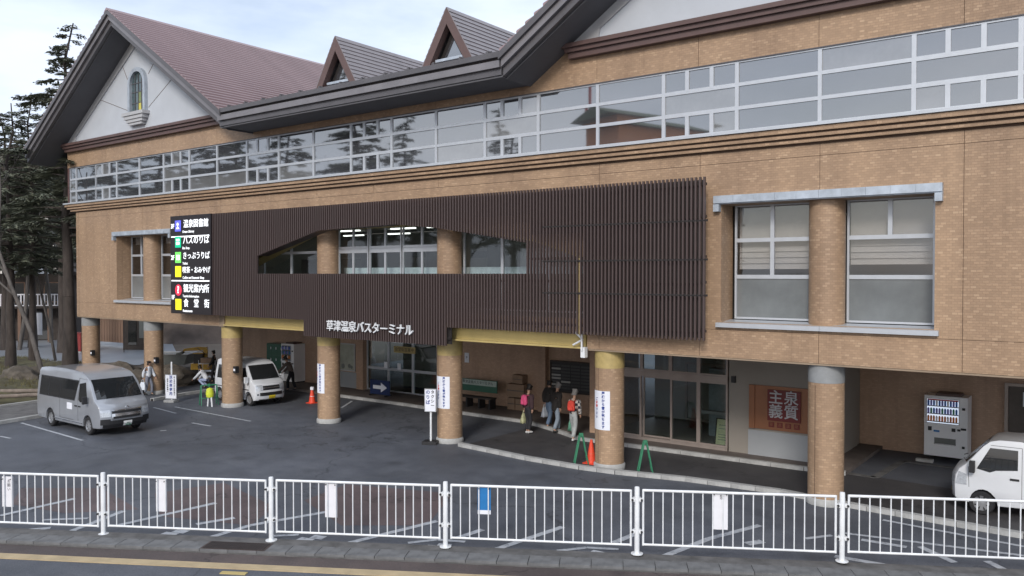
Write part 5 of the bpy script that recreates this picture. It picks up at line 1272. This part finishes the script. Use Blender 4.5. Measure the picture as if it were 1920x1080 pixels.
# walkers seen from behind, heading into the lobby
A = person('person in a dark maroon top and black trousers with a pink backpack', (-16.74,23.28,0), rad(78), KM, KN, SHW, HAIRB, 1.67, .04, ((.0,.02),(-.0,.02)), topname='sweater')
backpack(A[0], A[1], A[2], PINK, 'pink backpack worn by the leftmost walker'); bag(A[0], A[1]['wrl']+Vector((.02,.03,-.07)), 'clear yellowish carrier bag hanging from the leftmost walker', BAGY)
A = person('person in a bulky black hooded jacket and light blue jeans', (-16.72,24.55,0), rad(80), KBL, KJ, SHD, HAIRB, 1.74, .16, ((.0,.04),(.0,.04)), hairlong=.5, bulk=.065)
bag(A[0], A[1]['wrl']+Vector((.02,.05,-.07)), 'white carrier bag held by the walker in the black hooded jacket', BAGW)
A = person('grey haired person in a long black coat and faded jeans', (-16.02,24.0,0), rad(60), KBL, KJL, SHD, HAIRG, 1.72, .12, ((.02,.06),(.0,.04)), long_coat=True, topname='coat', bulk=.055)
A = person('grey haired person in a checked shirt and pale trousers with a red backpack', (-14.82,23.22,0), rad(95), KC, KG, SHW, HAIRG, 1.66, .20, ((.12,.10),(.02,.06)), lean=.03, topname='shirt')
backpack(A[0], A[1], A[2], REDN, 'red backpack worn by the walker in the checked shirt'); bag(A[0], A[1]['wrl']+Vector((.02,.02,-.07)), 'green and white carrier bag hanging from the walker in the checked shirt', BAGG, .28, .42)
A = person('person in a white jacket and dark trousers beside the standing sign', (-36.0,20.15,0), rad(20), KW, KGR, SHD, HAIRB, 1.58, .14, ((.10,.10),(-.10,.03)), hairlong=.8)
bag(A[0], A[1]['wrr']+Vector((.02,-.06,-.07)), 'white carrier bag held by the person in the white jacket', BAGW, .34, .44)
A = person('person in white crouching in the shade left of the white minivan', (-36.2,23.2,0), rad(200), KW, cloth('pale_blue_trousers', (.30,.36,.52)), SHD, HAIRB, 1.45, .0, ((.25,.15),(.2,.15)), lean=.28, crouch=.95)
A = person('person in black standing in the shade behind the standing sign', (-37.6,24.6,0), rad(230), KBL, KN, SHD, HAIRB, 1.66, .10, hairlong=.6)
A = person('person in a brown jacket leaning forward beside the lockers', (-31.9,25.0,0), rad(200), KB, KN, SHD, HAIRB, 1.66, .16, ((.25,.15),(.2,.15)), lean=.22)

# ================================================================== PLANTING BED, TREES, BACKGROUND
def terrain(name, x0, x1, y0, y1, nx, ny, h, mat):
    m_ = MB(); vs = []; fs = []
    for j in range(ny+1):
        for i in range(nx+1):
            x = x0+(x1-x0)*i/nx; y = y0+(y1-y0)*j/ny; vs.append((x, y, h(x, y)))
    for j in range(ny):
        for i in range(nx): a = j*(nx+1)+i; fs.append((a, a+1, a+nx+2, a+nx+1))
    m_.add(vs, fs); return struct(name, m_, mat, 60)
from mathutils import noise
def nz_(x, y, s=1, o=0): return noise.noise(Vector((x*s, y*s, o)))
def bedh(x, y):
    e = min(1, max(0, min((-37.9-x), (x+58), (y-13.2), (24.6-y))/2.2)); return -.05+e*(.45+.35*nz_(x, y, .25)+.10*nz_(x, y, 1.3))
terrain('planting_bed', -58, -37.8, 13.2, 25, 80, 50, bedh, SOIL)
# timber and stone edging
for pts, m_, lb, r in (([(0,738),(78,735)],LOGM,'upper of the two grey logs edging the planting bed',.10),([(0,748),(80,742)],LOGM,'lower of the two grey logs edging the planting bed',.09)):
    a = Vector(gp(*pts[0], .3)+(.40,)); b = Vector(gp(*pts[1], .3)+(.36,)); a = a+(a-b)*.6
    o = part('edging_log', MB().tube((0,0,0), tuple(b-a), r, r*.9, 12), LOGM, None, 40, loc=tuple(a)); tag(o, lb, 'log', 'logs along the bed'); 
    part('log_end', MB().tube(tuple((b-a)*1.0001), tuple((b-a)*1.003), r*.8, r*.8, 12), WOODF, o, loc=(0,0,0))
def gkerb(pts, w, z, nm): 
    p = [gp(*q) for q in pts]; k_ = struct(nm, ribbon(MB(), p, w*.7, -.05, z*.8), LOUVD); kerb_run(p, .9, w, z, k_)
gkerb([(-60,775),(85,755),(110,752)], .18, .16, 'upper_bed_kerb'); gkerb([(-60,805),(85,781),(100,778)], .20, .12, 'lower_bed_kerb'); gkerb([(285,752),(345,741),(420,730)], .2, .12, 'walk_kerb')
mb = MB(); mb.add([gp(u, v)+(.10,) for u, v in ((-120,783),(85,757),(110,753),(95,779),(-120,812))], [(0,1,2,3,4)[::-1]]); struct('gravel_strip', mb, CONCD)
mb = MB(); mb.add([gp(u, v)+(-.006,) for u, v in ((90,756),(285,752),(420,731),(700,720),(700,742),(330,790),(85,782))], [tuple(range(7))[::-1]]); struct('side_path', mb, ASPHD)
# grass tufts (uncountable)
mb = MB()
for i in range(5200):
    x = random.uniform(-57,-38.2); y = random.uniform(13.6,24.4)
    if nz_(x, y, .35, 5) < -.05: continue
    z = bedh(x, y)
    for k in range(3):
        a = random.uniform(0, 6.28); l = random.uniform(.06,.20); dx, dy = math.cos(a)*.5*l, math.sin(a)*.5*l; ox, oy = random.gauss(0,.05), random.gauss(0,.05)
        mb.add([(x+ox-dy*.15,y+oy+dx*.15,z-.02),(x+ox+dy*.15,y+oy-dx*.15,z-.02),(x+ox+dx,y+oy+dy,z+l)], [(0,1,2)])
stuff('ground_cover', mb, GRASS, 'short dry grass and leaf litter on the planting bed', 'grass')
def boulder(loc, r, label, seed):
    bm = bmesh.new(); bmesh.ops.create_icosphere(bm, subdivisions=3, radius=1)
    for v in bm.verts:
        n = noise.noise(v.co*1.3+Vector((seed,0,0)))*.35+noise.noise(v.co*3.1+Vector((seed,3,0)))*.14; v.co *= 1+n; v.co = Vector((v.co.x*r*1.3, v.co.y*r, v.co.z*r*.75))
    me = bpy.data.meshes.new('boulder'); bm.to_mesh(me); bm.free(); me.materials.append(ROCK); o = link('boulder', me, None, loc); tag(o, label, 'boulder', 'boulders by the pillars'); return o
for (u, v, r, lb) in ((215,715,1.15,'large rounded brown boulder behind the silver van roof, between the two left pillars'),(262,722,.8,'smaller brown boulder just left of the second pillar'),(325,712,.9,'low dark boulder right of the second pillar'),(35,718,.9,'brown boulder at the far left on the planting bed'),(60,712,.6,'small boulder between tree trunks on the planting bed')):
    p = gp(u, v, .2); boulder((p[0], p[1], .35), r, lb, u*.37)
o = boulder((*gp(47,704,.5), .62), .26, 'crumpled white sack lying on the bed at the foot of the leaning tree', 9.1); o.data.materials[0] = PAPER; o.name = 'sack'; o['category'] = 'sack'; del o['group']

def conifer_mesh(h, seed, dens=1.0, crown0=.30, spread=.26, r0=.3, droop=.22):
    rnd = random.Random(seed); tk = MB(); fo = MB()
    n = 9; pts = [Vector((0,0,0))]; 
    for i in range(1, n+1): pts.append(Vector((rnd.gauss(0,.05)*h*.02*i, rnd.gauss(0,.05)*h*.02*i, h*i/n)))
    rs = [r0*(1-.93*i/n)+.01 for i in range(n+1)]; rs[0] *= 1.25
    tk.path([tuple(p) for p in pts], rs, 9)
    def at(z):
        t = min(n-1e-4, max(0, z/h*n)); i = int(t); return pts[i].lerp(pts[i+1], t-i)
    z = h*crown0
    while z < h*.985:
        f = (h-z)/(h*(1-crown0)); L_ = h*spread*(f**.75)*rnd.uniform(.65,1.15)+.25
        for b in range(rnd.choice((3,4,4,5))):
            a = rnd.uniform(0, 2*PI); l = L_*rnd.uniform(.6,1.1); st = at(z+rnd.uniform(-.15,.15)); d = Vector((math.cos(a), math.sin(a), 0)); up = rnd.uniform(-.05,.18) - droop*(1-f)*0
            q = [st, st+d*l*.4+Vector((0,0,l*.4*up)), st+d*l*.75+Vector((0,0,l*(.4*up-droop*.35))), st+d*l+Vector((0,0,l*(.4*up-droop*.5)))]
            tk.path([tuple(p) for p in q], [.035*l**.5, .024*l**.5, .014, .005], 4)
            m_ = int(20*dens*l**.9)+4
            for k in range(m_):
                t = .22+.78*(k+rnd.random())/m_; s_ = t*3; i = min(2, int(s_)); p = q[i].lerp(q[i+1], s_-i)
                sd_ = Vector((-d.y, d.x, 0))*rnd.choice((-1,1)); w = l*.30*(1.1-t)*rnd.uniform(.4,1.2)+.10
                dirn = (sd_*rnd.uniform(.4,1)+d*rnd.uniform(.3,1)).normalized(); e = p+dirn*w+Vector((0,0,-w*rnd.uniform(0,.45)))
                tn = Vector((-dirn.y, dirn.x, 0))*(.030+.022*rnd.random()); md_ = p.lerp(e, .5)
                for tt in range(3):
                    o_ = Vector((rnd.gauss(0,.07), rnd.gauss(0,.07), rnd.gauss(0,.05)))
                    fo.add([p+o_, md_+tn+o_+Vector((0,0,rnd.uniform(-.03,.06))), e+o_, md_-tn+o_], [(0,1,2),(0,2,3)])
        z += rnd.uniform(.20,.42)*(h/14)**.5
    return tk, fo
CM = {}
def conifer(kind, loc, label, group=None, rz=0, sc=1, tilt=(0,0), mat=NEED):
    if kind not in CM:
        h, seed, dens, c0, sp_2, r0 = {'tall':(19,1,1.05,.40,.24,.36),'mid':(15,2,.75,.40,.26,.26),'low':(11,3,1.1,.12,.30,.2),'bare':(17,5,.55,.35,.22,.22),'far':(14,8,.45,.12,.24,.2)}[kind]
        tk, fo = conifer_mesh(h, seed, dens, c0, sp_2, r0); CM[kind] = (mesh('trunk', tk, BARK, 60), mesh('crown', fo, mat))
    R_ = thing('conifer_tree', label, 'tree', loc, rz, group); R_.scale = (sc,)*3; R_.rotation_euler = (tilt[0], tilt[1], rz)
    link('trunk', CM[kind][0], R_, (0,0,0)); link('crown', CM[kind][1], R_, (0,0,0)); return R_
def bare_mesh(h, seed, r0, lean=.0):
    rnd = random.Random(seed); m_ = MB()
    def br(p, d, l, r, dep):
        n = 3; q = [p]; dd = d.copy()
        for i in range(n): dd = (dd+Vector((rnd.gauss(0,.10), rnd.gauss(0,.10), rnd.gauss(0,.05)+(.04 if dep else 0)))).normalized(); q.append(q[-1]+dd*l/n)
        m_.path([tuple(x) for x in q], [r*(1-.4*i/n) for i in range(n+1)], 6 if dep < 2 else 3)
        if dep >= 4: return
        for k in range(4 if dep == 0 else 3):
            t = rnd.uniform(.45,1) if dep == 0 else rnd.uniform(.25,1); i = min(n-1, int(t*n)); s_ = q[i].lerp(q[i+1], t*n-i)
            a = rnd.uniform(0, 2*PI); sp3_ = rnd.uniform(.35,.8); o_ = dd.orthogonal().normalized(); o_.rotate(Matrix.Rotation(a, 3, dd)); br(s_, (dd+o_*sp3_).normalized(), l*rnd.uniform(.42,.68), r*.45, dep+1)
    br(Vector((0,0,0)), Vector((lean,0,1)).normalized(), h*.62, r0, 0); return mesh('trunk', m_, BARKL, 60)
BMK = {}
def bare(kind, loc, label, rz=0, sc=1, group=None):
    if kind not in BMK: BMK[kind] = bare_mesh(*{'a':(13,11,.13),'b':(10,12,.09),'lean':(13,13,.13,-.34),'c':(14,14,.16)}[kind])
    R_ = thing('bare_tree', label, 'tree', loc, rz, group); R_.scale = (sc,)*3; link('branches', BMK[kind], R_, (0,0,0)); return R_
def gpt(u, v, z=.3): p = gp(u, v, z); return (p[0], p[1], z-.15)
conifer('tall', gpt(131,697), 'thick dark trunked conifer hugging the left corner of the terminal', rz=.4)
conifer('mid', gpt(20,690), 'dark conifer with a straight thick trunk near the left edge', rz=2.0, sc=1.0)
conifer('bare', gpt(62,678), 'thin sparse conifer standing between the two thick trunks on the bed', rz=1.0, sc=.95)
bare('lean', gpt(84,712), 'grey leaning bare tree crossing in front of the conifers', rz=YAW)
bare('b', gpt(104,672), 'slim bare tree just left of the corner conifer', rz=1.2)
# trees behind the road
for i, (u, D_, kd, sc, lb) in enumerate([(118,58,'tall',.98,'tallest spiky conifer seen just left of the gable eave'),(60,62,'mid',1.08,'broad conifer rising left of the tallest spiky one'),(10,60,'tall',.92,'dark conifer high up at the left edge of the picture'),
      (96,74,'tall',.8,'conifer behind the leaning bare tree'),(-30,66,'mid',1.2,'conifer just outside the left edge whose boughs reach in'),(150,80,'mid',1.0,'conifer mostly hidden behind the left corner of the terminal'),(38,84,'tall',1.0,'farther conifer between the two leftmost crowns')]):
    t = (u-960)/FPX; x = (t*math.cos(YAW)-math.sin(YAW))*D_; y = (t*math.sin(YAW)+math.cos(YAW))*D_
    conifer(kd, (x, y, 0), lb, 'conifers beyond the planting bed', rz=i*1.7, sc=sc)
for i, (u, D_, lb) in enumerate([(35,60,'pale bare crown high between the two leftmost conifers'),(95,66,'pale bare crown left of the tallest conifer'),(5,74,'distant bare crown at the left picture edge'),(72,78,'distant bare crown in the middle of the left wood')]):
    t = (u-960)/FPX; x = (t*math.cos(YAW)-math.sin(YAW))*D_; y = (t*math.sin(YAW)+math.cos(YAW))*D_
    bare('c', (x, y, 0), lb, rz=i*2.1, sc=1.05, group='bare trees beyond the planting bed')

# road behind, hill behind
def cp(u, D_): t = (u-960)/FPX; return ((t*math.cos(YAW)-math.sin(YAW))*D_, (t*math.sin(YAW)+math.cos(YAW))*D_)
mb = MB(); mb.add([cp(-160,54)+(.03,), cp(260,50)+(.03,), cp(330,58)+(.03,), cp(300,100)+(.03,), cp(-260,92)+(.03,)], [(0,1,2,3,4)]); struct('back_road', mb, M('pale_wet_road', (.24,.26,.29), .4, 0, .12, .3))
def hh(x, y):
    d = max(0, (-x*.55+y*.83)-118); return -.3+d*.30+2.5*nz_(x, y, .02)*min(1, d/30)
terrain('wooded_hillside', -330, 60, 20, 330, 60, 50, lambda x, y: hh(x, y)-.2, HILL)
def mound(x, y):
    c = cp(405, 74); r = math.hypot((x-c[0])/9, (y-c[1])/9); return -.1+max(0, 1-r*r)**1.0*5.5+.35*nz_(x, y, .4)*(1 if r < 1 else 0)
cx, cy = cp(405, 74)
terrain('earth_bank', cx-10, cx+10, cy-10, cy+10, 40, 30, mound, M('bare_earth_bank', (.10,.078,.066), .95, 0, .4, .5, bump=1, bscale=4))
# far wood: one mass of conifers on the hill
fo = MB(); rnd = random.Random(4)
for i in range(520):
    u = rnd.uniform(-120, 420); D_ = rnd.uniform(124, 215); x, y = cp(u, D_); z0 = hh(x, y)-.4; h = rnd.uniform(9, 14)
    for k in range(34):
        t = (k+.5)/34; r = h*.20*(1-t)+.2
        for m_ in range(3):
            a = rnd.uniform(0, 6.28); w = r*rnd.uniform(.6,1.2); z = z0+h*(.1+.9*t); s_ = .35
            fo.add([(x,y,z+.25),(x+math.cos(a-s_)*w,y+math.sin(a-s_)*w,z-.35*w+.1),(x+math.cos(a+s_)*w,y+math.sin(a+s_)*w,z-.35*w-.05)], [(0,1,2)])
stuff('far_wood', fo, NEEDB, 'dull brown green wood covering the hillside behind the terminal', 'wood')

# chalet at the left edge
def boxb(p, x0, x1, y0, y1, z0, z1, mt, par, nm_): return part(nm_, MB().box(x0,x1,y0,y1,z0,z1), mt, par, loc=(0,0,0))
c = cp(5, 68); ch = thing('timber_chalet', 'dark timber house with a pale balcony behind the tree trunks at the left edge', 'house', (c[0], c[1], 0), YAW+rad(12))
boxb(0,-8,5.0,0,8,0,5.6, WOODD, ch, 'wall')
part('roof', MB().prism([(-9,5.4),(-1.5,8.6),(6,5.4),(6,5.7),(-1.5,9.0),(-9,5.7)], -1.2, 9), WOODD, ch, loc=(0,0,0))
boxb(0,-8.2,5.2,-1.6,-.01,2.75,2.95, WOODD, ch, 'balcony_floor'); part('balcony_rail', MB().box(-8.2,5.2,-1.62,-1.56,3.85,3.95).box(-8.2,5.2,-1.62,-1.56,2.96,3.04), PLAC, ch, loc=(0,0,0))
bl_ = mesh('baluster', MB().box(-.05,.05,-.02,.02,0,.80), PLAC)
for i in range(54): link('baluster', bl_, ch, (-8.1+i*.25, -1.59, 3.045))
for x in (-6,-2.5,1,3.8):
    w = part('window', frame_rects([(x-.7,x+.7,3.2,4.9)], -.06, -.005, .08), WOODF, ch, loc=(0,0,0)); part('pane', MB().box(x-.62,x+.62,-.04,-.03,3.28,4.82), VGLASS, w, loc=(0,0,0))
for x in (-6.5,-4,-1.2,1.8,4): boxb(0,x-.12,x+.12,-1.7,-1.5,0,2.74, WOODF, ch, 'post')
for x in (-5.2,-2.6,.3,2.9): boxb(0,x-.6,x+.6,-.04,-.005,.1,2.2, INTW if x in (-2.6,) else VGLASS, ch, 'ground_window')
# pale apartment house behind the trunks
c = cp(92, 112); ap = thing('apartment_building', 'pale apartment house with rows of balconies glimpsed through the trees on the left', 'building', (c[0], c[1], 0), YAW)
FAC = M('cream_white_facade', (.62,.60,.56), .8, 0, .06); boxb(0,-13,11,0,12,0,14.5, FAC, ap, 'wall'); boxb(0,-13.4,11.4,-.4,12.4,14.5,15, INTD, ap, 'roof')
wm = mesh('window', frame_rects([(-.9,.9,0,1.5)], -.08, 0, .07), SASHD); pn = mesh('pane', MB().box(-.83,.83,-.04,-.03,.07,1.43), STRIPGL)
for r in range(4):
    for k in range(7):
        w = link('window', wm, ap, (-11+k*3.4, -.003, 2+r*3.1)); link('pane', pn, w, (0,0,0))
    boxb(0,-13,11,-1.0,-.09,1.2+r*3.1,1.35+r*3.1, FAC, ap, 'balcony_slab'); boxb(0,-13,11,-1.05,-1.0,1.35+r*3.1,2.2+r*3.1, SASH, ap, 'balcony_panel')
# wooden board fence, gate posts, banner, parked car far, red crate, sign, excavator
a = Vector(cp(178,64)+(0,)); b = Vector(cp(236,62)+(0,)); d = (b-a); ang = math.atan2(d.y, d.x)
fe = thing('board_fence', 'tall brown vertical board fence beyond the leftmost pillars', 'fence', (a.x, a.y, 0), ang)
bd = mesh('board', MB().box(-.14,.14,-.02,.02,0,2.3), WOODF)
nb = int(d.length/.34)
for i in range(nb+1): link('board', bd, fe, (i*.34, 0, 0.35))
for z in (.6, 2.3): part('rail', MB().box(-.2,d.length+.2,.03,.09,z,z+.1), WOODD, fe, loc=(0,0,0))
for x in (0, d.length): part('post', MB().box(x-.1,x+.1,.03,.2,0,2.8), WOODD, fe, loc=(0,0,0))
c = cp(258,60); hut = thing('dark_hut', 'dark small shed with a hanging cloth seen left of the second pillar', 'shed', (c[0], c[1], 0), YAW)
boxb(0,-1.1,1.0,0,2,0,2.9, WOODD, hut, 'wall'); boxb(0,-1.4,1.3,-.4,2.4,2.9,3.1, LOUVD, hut, 'roof'); boxb(0,-.7,-.1,-.05,-.01,.4,2.5, VGLASS, hut, 'door'); boxb(0,.1,.8,-.05,-.01,.9,2.4, INTD, hut, 'shutter')
c = cp(239,58); o = thing('hanging_sign', 'small white shop sign hanging under the terminal edge behind the leftmost pillars', 'sign', (c[0], c[1], 0), YAW); boxb(0,-.35,.35,-.03,.03,2.35,2.85, PAPER, o, 'sign_board'); boxb(0,-.33,-.29,.031,.07,0,2.8, WOODD, o, 'post')
c = cp(71,63); o = thing('nobori_banner', 'white vertical banner on a pole in front of the timber house', 'banner', (c[0], c[1], 0), YAW); boxb(0,-.3,.3,-.01,.01,.9,2.6, PAPER, o, 'cloth'); part('pole', MB().tube((-.33,0,0),(-.33,0,2.8),.025), INTD, o, loc=(0,0,0)); part('arm', MB().tube((-.33,0,2.65),(.3,0,2.65),.015), INTD, o, loc=(0,0,0))
c = cp(139,58); o = thing('red_bin', 'dark red box standing between the corner tree trunk and the leftmost pillar', 'box', (c[0], c[1], 0), YAW); boxb(0,-.42,.42,0,.8,.1,1.35, M('dark_red_paint', (.22,.02,.02), .5), o, 'body'); boxb(0,-.46,.46,-.05,.85,1.351,1.42, M('red_lid', (.16,.02,.02), .5), o, 'lid'); boxb(0,-.40,.40,.02,.75,0,.1, CONC, o, 'plinth')
c = cp(134,82)
V4, *_y = vehicle('parked_minivan', 'distant white minivan parked beyond the road, just left of the outermost pillar', 'minivan', (c[0], c[1], .05), YAW-rad(60), dict(van2), VWHITE)
# excavator on the bank
c = gp(378,702)
ex = thing('excavator', 'small yellow excavator with its arm raised to the left, beyond the left pillars', 'excavator', (c[0], c[1], 0), YAW); ex.scale = (.56,)*3
P = lambda n, mb_, mt: part(n, mb_, mt, ex, loc=(0,0,0))
for y in (-.7,.7): P('track', MB().prism([(-1.1,.15),(-.95,0),(.95,0),(1.1,.15),(1.1,.35),(.95,.5),(-.95,.5),(-1.1,.35)], y-.16, y+.16), BLACKR)
P('turret', MB().box(-.8,1.0,-.7,.7,.55,1.15), EXY); P('cab', MB().box(-.55,.35,-.65,.15,1.15,2.1), BLACKP); P('cab_roof', MB().box(-.6,.4,-.7,.2,2.101,2.18), EXY)
P('boom', MB().prism([(.3,1.0),(.55,1.1),(.62,2.5),(.42,2.7),(.2,2.5)], -.12, .12), EXY); P('dipper_arm', MB().prism([(.62,2.72),(.5,2.45),(-1.5,2.35),(-1.9,2.2),(-1.7,2.55),(-.3,2.75)], -.10, .10), EXY)
P('bucket', MB().prism([(-1.75,2.35),(-2.4,2.1),(-2.5,1.8),(-2.1,1.95),(-1.8,2.1)], -.28, .28), INTD); P('hydraulic_ram', MB().tube((.6,-.14,2.0),(-.4,-.14,2.62),.045), CHROME)
# low furniture in the shade
c = gp(392, 716); o = thing('wire_cart', 'grey wire trolley in the shade left of the third pillar', 'cart', (c[0], c[1], 0), YAW)
for z in (.25,.55,.95): part('shelf', MB().box(-.45,.45,-.3,.3,z,z+.03), ALLOY, o, loc=(0,0,0))
for x in (-.43,.43):
    for y in (-.28,.28): part('leg', MB().tube((x,y,.05),(x,y,1.15),.018), ALLOY, o, loc=(0,0,0))
part('carton', MB().box(-.35,.3,-.22,.22,.98,1.25), CARD, o, loc=(0,0,0))
o = thing('grey_skip', 'low grey skip behind the standing sign in the shade', 'skip', (*gp(325,690), 0), YAW)
part('hull', MB().prism([(-.9,.25),(.9,.25),(1.1,.85),(-1.1,.85)], -.7, .7), INTD, o, loc=(0,0,0)); part('rim', frame_rects([(-1.15,1.15,-.75,.75)], .852, .92, .08).xf(Matrix(((1,0,0,0),(0,0,1,0),(0,1,0,0),(0,0,0,1)))), ALLOY, o, loc=(0,0,0))

# ================================================================== across the road, seen in the window reflections
for i, (x, y, kd, sc, lb) in enumerate([(-60,-12,'tall',1.25,'nearest tall conifer across the road, seen in the glass'),(-70,-3,'tall',1.2,'tall conifer across the road'),(-82,-20,'tall',1.3,'tall conifer across the road'),(-90,-8,'tall',1.3,'tall conifer across the road'),(-100,-26,'tall',1.4,'tall conifer across the road'),(-112,-14,'tall',1.4,'tall conifer across the road'),(-125,-32,'tall',1.4,'tall conifer across the road'),(-52,-24,'tall',1.1,'tall conifer across the road'),(-75,-34,'tall',1.3,'tall conifer across the road'),(-95,-45,'tall',1.4,'tall conifer across the road')]):
    conifer(kd, (x*.92, y*.92, 0), 'tall dark conifer across the road, '+['nearest to the road', 'second along the road', 'behind a leafless tree', 'third along the road', 'large one farther left', 'fourth along the road', 'the farthest left of all', 'beside the orange house', 'in the second row', 'in the back row'][i]+', reflected in the upper windows', 'reflected conifers across the road', rz=i*1.3, sc=sc)
for i, (x, y, sc) in enumerate([(-64,-20,1.3),(-86,-14,1.4),(-46,-14,1.1),(-104,-18,1.4)]):
    bare('c', (x, y, 0), 'leafless tree across the road '+['between the nearest conifers','among the middle conifers','closest to the terminal','among the far conifers'][i]+', reflected in the windows', rz=i, sc=sc, group='reflected bare trees across the road')
ob = thing('orange_building', 'orange rendered house with a green roof, seen only in the upper windows', 'house', (-31.8,-21,0), rad(20))
OR = M('orange_render', (.75,.29,.10), .8, 0, .08)
boxb(0,-2.6,2.6,-4,5,0,17.6, OR, ob, 'wall'); part('roof', MB().prism([(-3.0,17.6),(0,18.6),(3.0,17.6)], -5, 6), M('green_roof', (.10,.13,.07), .6), ob, loc=(0,0,0))
for r in range(4):
    for x in (-1.3,1.3): 
        w = part('window', MB().box(x-.8,x+.8,5.0,5.06,2+r*3.4,3.8+r*3.4), SASH, ob, loc=(0,0,0)); part('pane', MB().box(x-.7,x+.7,5.061,5.07,2.1+r*3.4,3.7+r*3.4), VGLASS, w, loc=(0,0,0))
part('mast', MB().tube((-3.4,4,12),(-3.4,4,22),.12), INKR, ob, loc=(0,0,0))
